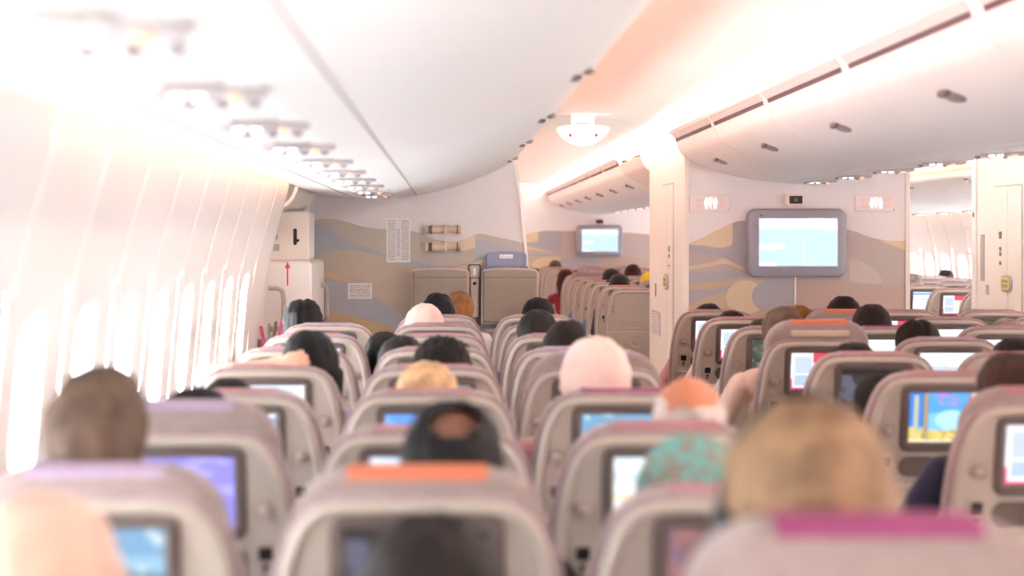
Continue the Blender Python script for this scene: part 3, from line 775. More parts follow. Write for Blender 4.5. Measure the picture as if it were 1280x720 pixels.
MB().plate([(-w / 2, 0), (w / 2, 0), (w / 2, h - .02), (w / 2 - .02, h - .004), (0, h + .004), (-w / 2 + .02, h - .004), (-w / 2, h - .02)], -.05, 0, .01).build('pad', BLUEP, r)
MB().box(-w / 2 - .008, w / 2 + .008, -.06, 0, -.012, .008).build('ledge', mat('ledge_blue', (128, 130, 152), .6), r)
LBL = layered('print_label', (238, 234, 232), [(('and', ('lines', 4, 16), ('rect', .08, .35, .2, .8)), (150, 140, 140)), (('and', ('lines', 5, 26), ('rect', .42, .95, .15, .5)), (130, 122, 124))])
cxl, czl = PB(632.5, 320.5); cxl -= r.location.x; czl -= r.location.z
quad_uv('label_print', [(cxl - .044, -.0515, czl - .012), (cxl + .044, -.0515, czl - .012), (cxl + .044, -.0515, czl + .014), (cxl - .044, -.0515, czl + .014)], LBL, r)
# handset between the crew seats
xh, zh = PB(593, 372)
r = empty('crew_handset', (xh, BD - .003, zh)); tag(r, 'beige crew telephone handset hanging between the two folded crew seats', 'handset')
MB().plate(rrect(0, .02, .085, .4, .012), -.03, 0, .004).build('cradle', RECESS, r)
MB().plate(rrect(0, .0, .06, .26, .014), -.06, -.03, .01).build('receiver', mat('receiver_beige', (198, 184, 176), .4), r)
q = MB(); q.ellip((0, -.06, .095), (.012, .004, .012), 10, 6); q.build('earpiece', BLACKP, r)
MB().plate(rrect(0, .172, .066, .08, .01), -.05, -.03, .006).build('jack_box', mat('receiver_beige', (198, 184, 176), .4), r)
MB().plate(rrect(0, .172, .022, .045, .004), -.053, -.05).build('jack_label', PAPER, r)
q = MB(); q.tube([(0, -.05, -.13), (.005, -.05, -.2), (.02, -.06, -.28), (.05, -.06, -.4), (.07, -.05, -.5)], .006, 6); q.build('cord', GREYT, r)

# ------------------------------------------------------------------ exit sign
ed_ = 10.3
r = empty('exit_sign', (PX(728.5, ed_), ed_, PZ(170, ed_))); tag(r, 'white half oval exit sign with magenta arrows hanging from the aisle ceiling', 'sign')
pts = [(-.177, .048), (-.165, .062), (-.12, .070), (0, .072), (.12, .070), (.165, .062), (.177, .048), (.165, .02), (.13, -.02), (.08, -.052), (.03, -.066), (0, -.068), (-.03, -.066), (-.08, -.052), (-.13, -.02), (-.165, .02)]
q = MB(); q.loft([[(x, .03, z) for x, z in pts], [(x, -.022, z) for x, z in pts], [(x, -.032, z) for x, z in offset(pts, .012)]]); q.build('sign_body', emis('exit_white', (255, 250, 250), .35), r)
for sx in (-1, 1):
    q = MB(); q.plate([(sx * .080, .021), (sx * .080, -.015), (sx * .102, .003)], -.0345, -.031); q.build('arrow', mat('arrow_magenta', (150, 4, 84), .5), r, smooth=False)
q = MB(); q.box(-.077, .077, -.02, .025, .07, .145); st = q.build('stem', emis('stem_white', (255, 248, 240), .1), r)
q = MB()
for i in range(9): q.box(-.048 + .011 * i, -.040 + .011 * i, -.022, -.02, .079, .086)
q.build('stem_mark', mat('stem_pink', (206, 140, 160), .6), st, smooth=False)
MB().box(-.42, .42, -.04, .04, .145, .165).build('ceiling_bracket', TRIMW, r)

# ------------------------------------------------------------------ right lavatory
RX = 3.9
wl = struct(MB().box(RX, 2 * CX + .9, 9.5, 11.26, 0, 2.3).build('wall_lavatory', CREAM, smooth=False))
MB().box(RX - .012, RX + .05, 11.20, 11.285, 0, 2.3).build('corner_trim', TRIMW, wl)
ld2 = struct(empty('door_4', (0, 0, 0)))
lav_door(ld2, RX, [d_of(RX, 1278), d_of(RX, 1260.5), d_of(RX, 1244)], PZ(234, d_of(RX, 1252)))
small_signs(RX - .008, d_of(RX, 1252), [(1.60, .012, .025), (1.575, .012, .022), (1.49, .014, .016), (1.455, .014, .016), (1.39, .012, .016)], ld2)
for nm, px, z, w_, h_, m_ in (('side_grille', 1228.5, PZ(322, 11.1), .035, .17, LATCHG), ('wall_label', 1234.5, PZ(362, 11), .025, .035, GREYT)):
    q = MB(); y = d_of(RX, px); q.box(RX - .005, RX, y - w_, y + w_, z - h_, z + h_); q.build(nm, m_, wl, smooth=False)
q = MB(); q.ellip((RX - .012, 11.24, PZ(268, 11.24)), (.014, .012, .022), 10, 6); q.build('knob', LATCHG, wl)
h = MB(); h.tube([(RX + .02, 11.3, PZ(284, 11.3)), (RX - .03, 11.3, PZ(285, 11.3)), (RX - .045, 11.3, PZ(288, 11.3)), (RX - .045, 11.3, PZ(312, 11.3)), (RX - .03, 11.3, PZ(317, 11.3)), (RX + .02, 11.3, PZ(318, 11.3))], .012, 8)
tag(h.build('assist_handle', TRIMW), 'white assist handle at the corner of the right lavatory', 'handle')
# ------------------------------------------------------------------ screens
E = SCE
SC = {
 'off': layered('screen_off_faint_glow', (66, 60, 62), [(('grad', .35), (96, 90, 92))], emission=SCE * .35, rough=.15),  # switched-off display with a faint glow painted in, lighter towards the top
 'grey': layered('screen_grey', (150, 148, 150), [(('grad', .6), (190, 190, 194))], emission=SCE * .6, rough=.2),
 'white': layered('screen_white', (238, 244, 252), [(('rect', .05, .95, .82, 1), (214, 226, 244)), (('noise', 4, 6, .58), (222, 232, 246))], emission=E),
 'doc': layered('screen_doc', (236, 246, 254), [(('rect', 0, 1, .84, .95), (110, 150, 214)), (('rect', .2, .9, .55, .62), (150, 190, 236)), (('rect', .2, .7, .4, .46), (190, 214, 240)), (('rect', 0, 1, 0, .08), (200, 220, 240))], emission=E),
 'purple': layered('screen_purple', (140, 132, 226), [(('noise', 2, 3, .55), (168, 162, 240)), (('rect', .05, .62, .62, .74), (214, 214, 250)), (('rect', .0, .3, .0, .25), (110, 100, 214)), (('rect', .2, .5, .34, .46), (236, 240, 252))], emission=E),
 'runway': layered('screen_view', (206, 224, 238), [(('rect', 0, 1, .62, 1), (244, 248, 254)), (('band', [(0, .66), (1, .60)], [(0, .60), (1, .55)]), (176, 194, 206)), (('band', [(0, .2), (.5, .45), (1, .52)], [(0, .0), (.5, .3), (1, .44)]), (160, 178, 192)), (('rect', .44, .455, .6, .82), (170, 180, 190))], emission=E),
 'blue': layered('screen_blue', (150, 194, 224), [(('rect', 0, 1, .7, 1), (120, 168, 206)), (('band', [(0, .5), (.5, .56), (1, .5)], [(0, .42), (.5, .46), (1, .44)]), (90, 120, 140)), (('noise', 5, 3, .58), (196, 220, 232))], emission=SCE * .85),
 'sky': layered('screen_sky', (176, 212, 240), [(('rect', 0, 1, .5, 1), (206, 230, 248)), (('noise', 2, 5, .55), (226, 240, 250))], emission=E),
 'game': layered('screen_game', (96, 152, 232), [(('noise', 2, 2, .55), (130, 180, 244))] + [(('ell', u_, v_, .045, .07), c_) for u_, v_, c_ in
      ((.42, .7, (230, 70, 80)), (.52, .78, (120, 200, 80)), (.6, .6, (240, 210, 60)), (.46, .5, (90, 70, 200)), (.55, .42, (220, 90, 190)), (.38, .36, (250, 220, 90)), (.64, .3, (230, 80, 70)), (.5, .24, (90, 190, 110)), (.34, .58, (240, 240, 250)), (.7, .72, (120, 200, 90)), (.72, .46, (240, 200, 60)))], emission=E),
 'menu': layered('screen_menu', (240, 240, 246), [(('rect', 0, 1, .72, 1), (226, 226, 238)), (('rect', .38, 1, .74, 1), (206, 70, 90)), (('rect', .06, .36, .44, .9), (186, 198, 216)), (('rect', .06, .36, .12, .4), (170, 190, 212)), (('rect', .42, .5, .1, .7), (236, 226, 180)), (('rect', .54, .94, .42, .7), (186, 190, 214)), (('rect', .54, .94, .1, .38), (200, 206, 226)), (('rect', 0, 1, 0, .05), (220, 60, 110)), (('rect', 0, .03, 0, .3), (224, 90, 130))], emission=E),
 'film': layered('screen_film', (52, 46, 58), [(('noise', 2, 2, .5), (96, 96, 116)), (('noise', 4, 3, .58), (60, 74, 86)), (('rect', 0, 1, .88, 1), (34, 28, 30))], emission=SCE * .8),
 'redfilm': layered('screen_redfilm', (136, 96, 100), [(('noise', 3, 3, .5), (160, 110, 112)), (('noise', 5, 4, .56), (120, 120, 160)), (('ell', .7, .5, .2, .25), (120, 60, 66))], emission=SCE * .8),
 'green': layered('screen_green', (92, 96, 88), [(('noise', 3, 3, .5), (70, 76, 74)), (('noise', 6, 4, .58), (130, 138, 126)), (('rect', .1, .4, .1, .3), (110, 130, 116))], emission=SCE * .7),
 'map': layered('screen_map', (244, 248, 250), [(('rect', 0, 1, .66, .8), (206, 220, 234)), (('band', [(0, .5), (.5, .46), (1, .52)], [(0, .38), (.5, .4), (1, .36)]), (240, 226, 180)), (('noise', 3, 8, .56), (216, 232, 246)), (('rect', 0, 1, 0, .12), (236, 226, 190))], emission=E),
 'palace': layered('screen_palace', (74, 160, 232), [(('band', [(0, .55), (.5, .6), (1, .55)], [(0, .2), (1, .2)]), (120, 190, 240)), (('ell', .55, .45, .22, .2), (170, 214, 244)), (('below', [(0, .34), (.2, .26), (.5, .24), (.8, .28), (1, .22)]), (220, 200, 110)), (('and', ('below', [(0, .34), (.2, .26), (.5, .24), (.8, .28), (1, .22)]), ('noise', 12, 12, .55)), (168, 150, 90)),
     (('rect', 0, .24, .3, 1), (60, 130, 210)), (('rect', .06, .11, .1, .95), (196, 190, 150)), (('rect', .18, .245, .04, 1), (120, 90, 92)), (('rect', .2, .225, .04, 1), (200, 176, 120)), (('rect', .75, .93, .05, 1), (206, 200, 206)), (('rect', .755, .785, 0, 1), (120, 80, 110)), (('rect', .82, .86, .05, .8), (110, 150, 210)), (('rect', .9, .92, 0, 1), (160, 120, 90)), (('rect', .93, 1, .1, 1), (50, 120, 230)),
     (('and', ('rect', .32, .66, .74, .98), ('noise', 16, 10, .55)), (206, 110, 190)), (('rect', 0, 1, 0, .04), (236, 232, 200))], emission=E),
}
# ------------------------------------------------------------------ seats
ZT = ZC - .427                # shell top
LEAN = .15
def tomb(ztop, zbot, grow=0.0):
    hw = [(.252, zbot), (.257, .55 + .0), (.258, ztop - .34), (.256, ztop - .25), (.249, ztop - .18), (.237, ztop - .115), (.222, ztop - .07), (.204, ztop - .038), (.182, ztop - .017), (.155, ztop - .005), (.11, ztop)]
    hw = [(a, z) for a, z in hw if z >= zbot - 1e-6]
    if hw[0][1] > zbot + .001: hw = [(hw[0][0], zbot)] + hw
    right = hw; left = [(-a, z) for a, z in hw[::-1]]
    pts = right + [(0, ztop + .001)] + left
    return pts if not grow else offset(pts, -grow)
def lean(p): return (p[0], p[1] + LEAN * (ZT - p[2]), p[2])
def ring(pts, y): return [(x, y, z) for x, z in pts]
CL = tomb(ZT + .010, .42)
SHo = offset(CL, .012)
def seat_meshes(mx):
    s = -1 if mx else 1
    M_ = {}
    b = MB(); b.loft([ring(SHo, .05), ring(SHo, .012), ring(offset(SHo, .002), .004), ring(offset(SHo, .006), -.002), ring(offset(SHo, .011), -.0055), ring(offset(SHo, .016), -.006), ring(offset(SHo, .020), -.003), ring(offset(SHo, .023), .002)])
    M_['back_shell'] = b.shear(lean).mesh('back_shell', SHELL)
    b = MB(); b.loft([ring(offset(CL, .006), .012), ring(CL, .018), ring(CL, .055), ring(offset(CL, .012), .085), ring(offset(CL, .04), .10), ring(offset(CL, .08), .105)])
    M_['back_cushion'] = b.shear(lean).mesh('back_cushion', FABRIC)
    zc = ZT - .0265 - .101
    o = rrect(0, zc, .280, .204, .026, 6); i_ = rrect(0, zc + .004, .240, .156, .006, 6)
    b = MB(); b.loft([ring(offset(o, -.004), .003), ring(offset(o, -.003), -.001), ring(offset(o, 0), .0), ring(offset(o, .001), -.006), ring(offset(o, .005), -.008), ring(offset(i_, -.004), -.007), ring(i_, -.003), ring(offset(i_, .004), -.002)], True, True)
    M_['screen_bezel'] = b.shear(lean).mesh('screen_bezel', BEZEL)
    w, h = .236, .152; yq = -.0045; zz = zc + .004
    pts = [lean((-w / 2, yq, zz - h / 2)), lean((w / 2, yq, zz - h / 2)), lean((w / 2, yq, zz + h / 2)), lean((-w / 2, yq, zz + h / 2))]
    M_['screen'] = quad_uv('screen', pts, SC['off'], False)
    def disc(cx, cz, rr, path, n=14):
        return [[(cx + r_ * math.cos(2 * math.pi * k / n), y, cz + r_ * math.sin(2 * math.pi * k / n)) for k in range(n)] for r_, y in path]
    kx, kz = -.183 * s, ZT - .167
    b = MB(); b.loft(disc(kx, kz, 0, [(.025, .003), (.025, -.0015), (.021, -.002), (.016, .001), (.0145, -.004), (.010, -.010), (.004, -.012)]))
    M_['coat_knob'] = b.shear(lean).mesh('coat_knob', KNOB)
    sz = ZT - .262
    b = MB(); b.plate(rrect(kx, sz - .012, .046, .075, .006), -.002, .004, .001); M_['socket_plate'] = b.shear(lean).mesh('socket_plate', SHELL)
    b = MB(); b.plate(rrect(kx, sz, .030, .030, .005), -.004, .0); b.plate([(kx - .002, sz - .022), (kx + .009, sz - .024), (kx + .002, sz - .033), (kx + .002, sz - .046), (kx - .003, sz - .046), (kx - .004, sz - .033), (kx - .009, sz - .027)], -.0035, 0)
    M_['socket'] = b.shear(lean).mesh('socket', BLACKP)
    hz = ZT - .278
    o = rrect(0, hz, .286, .064, .031, 7)
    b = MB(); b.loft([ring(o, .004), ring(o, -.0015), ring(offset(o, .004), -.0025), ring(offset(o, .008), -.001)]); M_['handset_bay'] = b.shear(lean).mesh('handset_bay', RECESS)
    b = MB(); b.plate(rrect(.02 * s, hz, .16, .044, .02, 6), -.006, 0, .004); M_['handset'] = b.shear(lean).mesh('handset', BEZEL)
    b = MB(); b.loft(disc(.0, hz, 0, [(.017, -.004), (.017, -.008), (.011, -.0075), (.004, -.009)])); M_['handset_pad'] = b.shear(lean).mesh('handset_pad', BLACKP)
    o = rrect(0, ZT - .47, .45, .27, .02, 4)
    b = MB(); b.loft([ring(o, .004), ring(o, -.008), ring(offset(o, .005), -.012)]); M_['tray_table'] = b.shear(lean).mesh('tray_table', SHELL)
    b = MB(); b.plate(rrect(0, ZT - .345, .05, .022, .008), -.02, -.008, .003); M_['tray_latch'] = b.shear(lean).mesh('tray_latch', KNOB)
    b = MB(); b.plate(rrect(-.09 * s, ZT - .355, .05, .006, .002), -.0135, -.008); M_['tray_mark'] = b.shear(lean).mesh('tray_mark', RECESS)
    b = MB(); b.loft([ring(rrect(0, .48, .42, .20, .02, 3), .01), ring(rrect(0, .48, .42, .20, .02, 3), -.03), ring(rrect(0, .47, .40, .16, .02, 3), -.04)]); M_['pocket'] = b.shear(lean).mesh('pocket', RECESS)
    # headrest: wide rounded cushion that can slide up
    H = rrect(0, ZT + .012 - .125, .425, .25, .105, 8)
    b = MB(); b.loft([ring(offset(H, .02), .020), ring(offset(H, .006), .030), ring(H, .045), ring(H, .09), ring(offset(H, .010), .115), ring(offset(H, .035), .13), ring(offset(H, .06), .132)])
    M_['headrest'] = b.shear(lean).mesh('headrest', HEADR)
    b = MB(); zt = ZT + .012
    wv = .115
    path = [(.022, zt - .014), (.026, zt - .001), (.045, zt + .0035), (.09, zt + .0035), (.118, zt - .006), (.134, zt - .04), (.137, zt - .13)]
    b.loft([[(x, y, z) for y, z in path] for x in (-wv, wv)], False, False, closed=False)
    b.loft([[(x, y + .002, z - .002) for y, z in path] for x in (-wv, wv)], False, False, closed=False)
    M_['headrest_cover'] = b.shear(lean).mesh('headrest_cover', COVERS['pink'])
    b = MB(); b.plate(rrect(0, zt - .052, .24, .026, .01), .006, .022, .004); M_['headrest_band'] = b.shear(lean).mesh('headrest_band', mat('band_beige', (206, 188, 166), .8))
    # seat pan and feet
    o = [(.0, .0)]
    b = MB(); W = .235
    b.loft([[(x, y, z) for x, z in rrect(0, .395, 2 * W, .11, .04, 4)] for y in (.16, .2, .58)] + [[(x * .98, .615, (z - .39) * .7 + .39) for x, z in rrect(0, .395, 2 * W, .11, .04, 4)]])
    M_['seat_cushion'] = b.mesh('seat_cushion', FABRIC)
    for nm, dx in (('leg', 0),):
        b = MB(); b.tube([(0, .28, .0), (0, .32, .34)], .018, 8); b.tube([(0, .56, 0), (0, .50, .34)], .018, 8); b.box(-.02, .02, .22, .62, 0, .02); M_['leg'] = b.mesh('leg', METALG)
    b = MB(); o = rrect(0, 0, .045, .05, .018, 4)
    b.loft([[(x, .13, z + .60) for x, z in o], [(x, .18, z + .62) for x, z in o], [(x, .48, z + .60) for x, z in o], [(x * .7, .50, z * .7 + .60) for x, z in o]]); b.box(-.018, .018, .16, .36, .36, .6)
    M_['armrest'] = b.mesh('armrest', ARMR)
    # plain back of a last row
    b = MB(); b.plate(rrect(0, zc - .02, .36, .22, .03), -.003, .004, .002)
    o = rrect(.0, ZT - .278, .30, .075, .036, 7); b.loft([ring(o, .004), ring(o, -.003), ring(offset(o, .005), -.004), ring(offset(o, .008), .0)])
    M_['blank_panel'] = b.shear(lean).mesh('blank_panel', SHELL)
    b = MB(); b.loft(disc(.0, ZT - .42, 0, [(.06, -.01), (.06, -.017), (.052, -.018), (.046, -.014), (.03, -.014), (.027, -.018), (.02, -.019)]), True, True); M_['cup_ring'] = b.shear(lean).mesh('cup_ring', SHELL)
    return M_
SM = {False: seat_meshes(False), True: seat_meshes(True)}
rng = random.Random(5)
def seat(x, d, lab, grp, scr='off', raised=0.0, cover='pink', mirror=False, plain=False, arm_r=False, tilt=0.0):
    r = empty('passenger_seat', (x, d, 0)); tag(r, lab, 'seat', grp)
    M_ = SM[mirror]
    bk = obj('back_shell', M_['back_shell'], r)
    obj('back_cushion', M_['back_cushion'], r)
    if plain:
        obj('blank_panel', M_['blank_panel'], bk); obj('tray_table', M_['tray_table'], r); obj('cup_ring', M_['cup_ring'], r); obj('coat_knob', M_['coat_knob'], r)
    else:
        bz = obj('screen_bezel', M_['screen_bezel'], r)
        s = obj('screen', M_['screen'], bz)
        s.material_slots[0].link = 'OBJECT'; s.material_slots[0].material = SC[scr]
        obj('coat_knob', M_['coat_knob'], r); sp_ = obj('socket_plate', M_['socket_plate'], r); obj('socket', M_['socket'], sp_)
        hb = obj('handset_bay', M_['handset_bay'], r); obj('handset', M_['handset'], hb); obj('handset_pad', M_['handset_pad'], hb)
        tt = obj('tray_table', M_['tray_table'], r); obj('tray_latch', M_['tray_latch'], tt); obj('tray_mark', M_['tray_mark'], tt)
    obj('pocket', M_['pocket'], r)
    h = obj('headrest', M_['headrest'], r); h.location = (0, -LEAN * raised, raised)
    c = obj('headrest_cover', M_['headrest_cover'], h); c.material_slots[0].link = 'OBJECT'; c.material_slots[0].material = COVERS[cover]
    if .06 < raised < .09: obj('headrest_band', M_['headrest_band'], h)
    obj('seat_cushion', M_['seat_cushion'], r)
    for dx in (-.17, .17): obj('leg', M_['leg'], r, (dx, 0, 0))
    obj('armrest', M_['armrest'], r, (-.264, 0, 0))
    if arm_r: obj('armrest', M_['armrest'], r, (.264, 0, 0))
    return r
XL = {'window': -.58, 'middle': -.05, 'aisle': .477}
SCRL = {('window', -1): 'off', ('window', 0): 'blue', ('window', 1): 'purple', ('window', 2): 'doc', ('window', 3): 'white', ('window', 4): 'white', ('window', 5): 'white', ('window', 6): 'grey',
        ('middle', 0): 'film', ('middle', 1): 'sky', ('middle', 2): 'game', ('middle', 3): 'grey', ('middle', 4): 'grey', ('middle', 5): 'grey', ('middle', 7): 'white',
        ('aisle', 0): 'redfilm', ('aisle', 1): 'map', ('aisle', 2): 'blue', ('aisle', 5): 'off', ('aisle', 7): 'white', ('aisle', 4): 'grey'}
RAISE = {('window', 0): .036, ('window', 1): .055, ('middle', 0): .032, ('aisle', -1): .098, ('aisle', 3): .045, ('aisle', 1): .008}
CVL = {('aisle', -1): 'magenta', ('middle', 0): 'orange', ('aisle', 2): 'magenta', ('window', 1): 'lilac', ('window', 0): 'lilac', ('aisle', 3): 'lilac', ('aisle', 4): 'lilac', ('window', 6): 'lilac'}
SW = {'off': 'dark screen', 'grey': 'grey screen', 'white': 'white screen', 'doc': 'blue page screen', 'purple': 'violet screen', 'runway': 'runway view screen', 'blue': 'blue view screen', 'sky': 'pale blue screen', 'game': 'colourful game screen', 'menu': 'red menu screen', 'film': 'dark film screen', 'redfilm': 'reddish film screen', 'green': 'dim green screen', 'map': 'pale map screen', 'palace': 'gold arches screen'}
for k in range(-1, 8):
    for cn, x in XL.items():
        if cn == 'window' and k == 7: continue
        sc_ = SCRL.get((cn, k), 'off')
        seat(x, dL(k), f"beige {cn} seat, left block, {ORD[7 - k]} row back from bulkhead, {SW[sc_]}", 'left block seats', sc_, RAISE.get((cn, k), 0), CVL.get((cn, k), 'pink'), mirror=(cn == 'window'), arm_r=(cn == 'aisle'))
XC = [1.53, 2.06, 2.59, 3.12]; CN = ['left aisle', 'left inner', 'right inner', 'right aisle']
SCRC = {(0, 1): 'menu', (0, 2): 'palace', (0, 3): 'film', (0, 4): 'menu', (0, 5): 'green', (0, 6): 'menu', (0, 7): 'menu', (1, 2): 'film', (1, 3): 'off', (1, 4): 'runway', (1, 5): 'runway', (1, 6): 'off', (1, 7): 'menu', (2, 4): 'off', (2, 5): 'runway', (2, 6): 'runway', (2, 7): 'menu', (3, 5): 'film', (3, 6): 'off', (3, 7): 'green'}
RAISC = {(0, 4): .072, (1, 6): .04, (0, 1): .03}
CVC = {(0, 4): 'orange', (1, 6): 'orange', (1, 5): 'magenta', (1, 4): 'lilac', (2, 5): 'pink', (2, 4): 'magenta'}
CSTART = [1, 2, 3, 5]
for c in range(4):
    for j in range(CSTART[c], 8):
        sc_ = SCRC.get((c, j), 'off')
        seat(XC[c], dC(j), f"beige {CN[c]} seat, centre block, {ORD[7 - j]} row from lavatory wall, {SW[sc_]}", 'centre block seats', sc_, RAISC.get((c, j), 0), CVC.get((c, j), 'pink'), arm_r=(c == 3))
FD = lambda j: 12.3 + .803 * j
for c, j0, j1 in ((0, 0, 13), (1, 1, 13), (2, 6, 13), (3, 11, 13)):
    for j in range(j0, j1):
        sc_ = ['off', 'grey', 'off', 'blue', 'off', 'purple'][(j * 2 + c) % 6] if j else 'off'
        if (c, j) in ((1, 4), (1, 3)): sc_ = 'purple'
        seat(XC[c], FD(j), f"beige {CN[c]} seat, forward centre block, {ORD[j]} row past lavatories" + (', plain back' if j == 0 else ''), 'forward centre seats', sc_, .05 if (j == 5 and c == 0) else 0, ['pink', 'orange', 'lilac'][j % 3], plain=(j == 0), arm_r=(c == 3))
HD = lambda j: 11.62 + .803 * j
XR = [4.17, 4.70, 5.23]; RN = ['aisle', 'middle', 'window']
for c, j0, j1 in ((0, 0, 5), (1, 1, 7), (2, 3, 9)):
    for j in range(j0, j1):
        sc_ = {(0, 1): 'menu', (0, 2): 'doc'}.get((c, j), 'white' if c else 'grey')
        seat(XR[c], HD(j), f"beige {RN[c]} seat of forward right block, {ORD[j]} row past the right lavatory", 'forward right seats', sc_, 0, 'pink', plain=(j == 0), arm_r=(c == 2))

# ------------------------------------------------------------------ people
HC = Vector((0, .205, 1.195))    # head centre of the seated figure
SKIN = {'fair': mat('skin_fair', (206, 156, 132), .5, var=.05, vscale=20), 'tan': mat('skin_tan', (196, 140, 108), .5, var=.05, vscale=20),
        'brown': mat('skin_brown', (112, 70, 50), .5, var=.05, vscale=20), 'orange': mat('skin_ruddy', (188, 118, 86), .5, var=.06, vscale=20)}
def cloth(name, rgb): return mat('cloth_' + name, rgb, .9, var=.08, vscale=14, bump=.3, bscale=200, sheen=.15)
CLOTH = {n: cloth(n, c) for n, c in (('navy', (34, 36, 62)), ('black', (30, 26, 30)), ('white', (226, 220, 216)), ('pink', (214, 160, 160)), ('lilac', (196, 176, 210)), ('grey', (130, 124, 126)), ('blue', (70, 110, 160)), ('red', (130, 30, 44)), ('beige', (204, 166, 148)), ('olive', (110, 104, 84)), ('jeans', (60, 66, 92)), ('cream', (214, 186, 172)), ('rose', (226, 194, 184)), ('yellow', (236, 214, 50)), ('teal', (120, 170, 164)))}
SHOE = mat('shoe', (40, 34, 34), .5)
EYE = mat('eye', (230, 226, 222), .2)
def cap_mesh(bm, a, b, ra, rb):
    a, b = Vector(a), Vector(b)
    bmesh.ops.create_icosphere(bm, subdivisions=2, radius=ra, matrix=Matrix.Translation(a))
    bmesh.ops.create_icosphere(bm, subdivisions=2, radius=rb, matrix=Matrix.Translation(b))
    d = b - a
    if d.length > 1e-4:
        q = d.to_track_quat('Z', 'Y').to_matrix().to_4x4()
        bmesh.ops.create_cone(bm, cap_ends=True, segments=14, radius1=ra, radius2=rb, depth=d.length, matrix=Matrix.Translation((a + b) / 2) @ q)
def ell_mesh(bm, c, r):
    bmesh.ops.create_icosphere(bm, subdivisions=3, radius=1, matrix=Matrix.Translation(Vector(c)) @ Matrix.Diagonal((*r, 1)))
def body_mesh(pose):
    bm = bmesh.new(); segs = []      # (a, b, mean r, material): 0 skin 1 shirt 2 trousers 3 shoe 4 forearm
    def cap(a, b, ra, rb, mi): cap_mesh(bm, a, b, ra, rb); segs.append((a, b, (ra + rb) / 2, mi))
    def ell(c, r, mi): ell_mesh(bm, c, r); segs.append((c, c, sum(r) / 3, mi))
    h = HC
    ell(h, (.077, .095, .108), 0); ell(h + Vector((0, .028, -.045)), (.056, .068, .075), 0)     # skull, face
    ell(h + Vector((0, -.008, .024)), (.080, .094, .086), 0)                                      # crown
    ell(h + Vector((0, .055, -.092)), (.036, .034, .026), 0)                                       # chin
    cap(h + Vector((0, .092, .005)), h + Vector((0, .108, -.032)), .010, .014, 0)                 # nose
    ell(h + Vector((0, .090, -.062)), (.022, .010, .008), 0)                                       # lips
    cap(h + Vector((-.05, .075, .03)), h + Vector((.05, .075, .03)), .013, .013, 0)               # brow
    for s in (-1, 1): ell(h + Vector((s * .078, .0, -.012)), (.010, .022, .032), 0)                # ears
    cap(h + Vector((0, -.008, -.07)), (0, .20, 1.02), .052, .060, 0)                              # neck
    cap((-.13, .215, .99), (.13, .215, .99), .066, .066, 1)                                       # shoulders
    ell((0, .225, .87), (.165, .105, .17), 1); ell((0, .235, .70), (.148, .105, .17), 1); ell((0, .26, .545), (.165, .125, .10), 2)
    arms = {-1: [(-.185, .22, .985), (-.235, .29, .715), (-.125, .49, .625)], 1: [(.185, .22, .985), (.235, .29, .715), (.125, .49, .625)]}
    if pose == 'elbow': arms[-1] = [(-.19, .22, .985), (-.325, .25, .76), (-.20, .46, .655)]
    if pose == 'armup': arms[-1] = [(-.17, .215, 1.0), (-.37, .20, 1.17), (-.13, .085, 1.215)]
    for s in (-1, 1):
        a, e, w = [Vector(v) for v in arms[s]]
        cap(a, e, .054, .042, 1); cap(e, w, .040, .028, 4)
        d = (w - e).normalized()
        dn = Vector((0, 0, -1)) if not (pose == 'armup' and s < 0) else Vector((0, 1, 0))
        side = d.cross(dn).normalized()
        palm = w + d * .045
        for o in (-.020, -.007, .007, .020): cap(w + d * .015 + side * o * .8, w + d * .085 + side * o, .016, .013, 0)
        for o, L in ((-.030, .060), (-.010, .074), (.011, .070), (.031, .054)):
            k0 = w + d * .09 + side * o; k1 = k0 + d * L * .5 + dn * .006; k2 = k1 + d * L * .42 + dn * .022
            cap(k0, k1, .0105, .010, 0); cap(k1, k2, .010, .0088, 0)
        t0 = w + d * .03 + side * .024 * s; t1 = t0 + d * .03 + side * .026 * s; t2 = t1 + d * .03 + side * .006 * s + dn * .008
        cap(t0, t1, .014, .012, 0); cap(t1, t2, .0115, .010, 0)
        hip = (s * .09, .27, .535); knee = (s * .115, .665, .535); ank = (s * .12, .66, .10)
        cap(hip, knee, .082, .058, 2); cap(knee, ank, .056, .040, 2)
        cap((s * .12, .64, .045), (s * .125, .77, .035), .042, .036, 3)
    me = bpy.data.meshes.new('tmp'); bm.to_mesh(me); bm.free()
    o = bpy.data.objects.new('tmp', me); COL.objects.link(o)
    md = o.modifiers.new('r', 'REMESH'); md.mode = 'VOXEL'; md.voxel_size = .0085; md.use_smooth_shade = True
    sm = o.modifiers.new('s', 'SMOOTH'); sm.factor = .5; sm.iterations = 4
    dg = bpy.context.evaluated_depsgraph_get()
    out = bpy.data.meshes.new_from_object(o.evaluated_get(dg)); out.name = 'person'
    bpy.data.objects.remove(o); bpy.data.meshes.remove(me)
    n = len(out.polygons); cen = np.empty(n * 3); out.polygons.foreach_get('center', cen); cen = cen.reshape(-1, 3)
    best = np.full(n, 1e9); mi = np.zeros(n, int)
    for a, b, r_, k in segs:
        a, b = np.array(a), np.array(b); ab = b - a; L2 = ab @ ab
        t = np.clip(((cen - a) @ ab) / L2, 0, 1) if L2 > 1e-9 else np.zeros(n)
        dist = np.linalg.norm(cen - (a + t[:, None] * ab), axis=1) - r_
        u = dist < best; best[u] = dist[u]; mi[u] = k
    mi[(cen[:, 2] > 1.075) & (mi == 1) & (np.abs(cen[:, 0]) < .1)] = 0
    mi[(cen[:, 2] < 1.03) & (mi == 0) & (np.abs(cen[:, 0]) < .12) & (cen[:, 2] > .85)] = 1
    out.materials.clear()
    for m in (SKIN['fair'], CLOTH['navy'], CLOTH['jeans'], SHOE, CLOTH['navy']): out.materials.append(m)
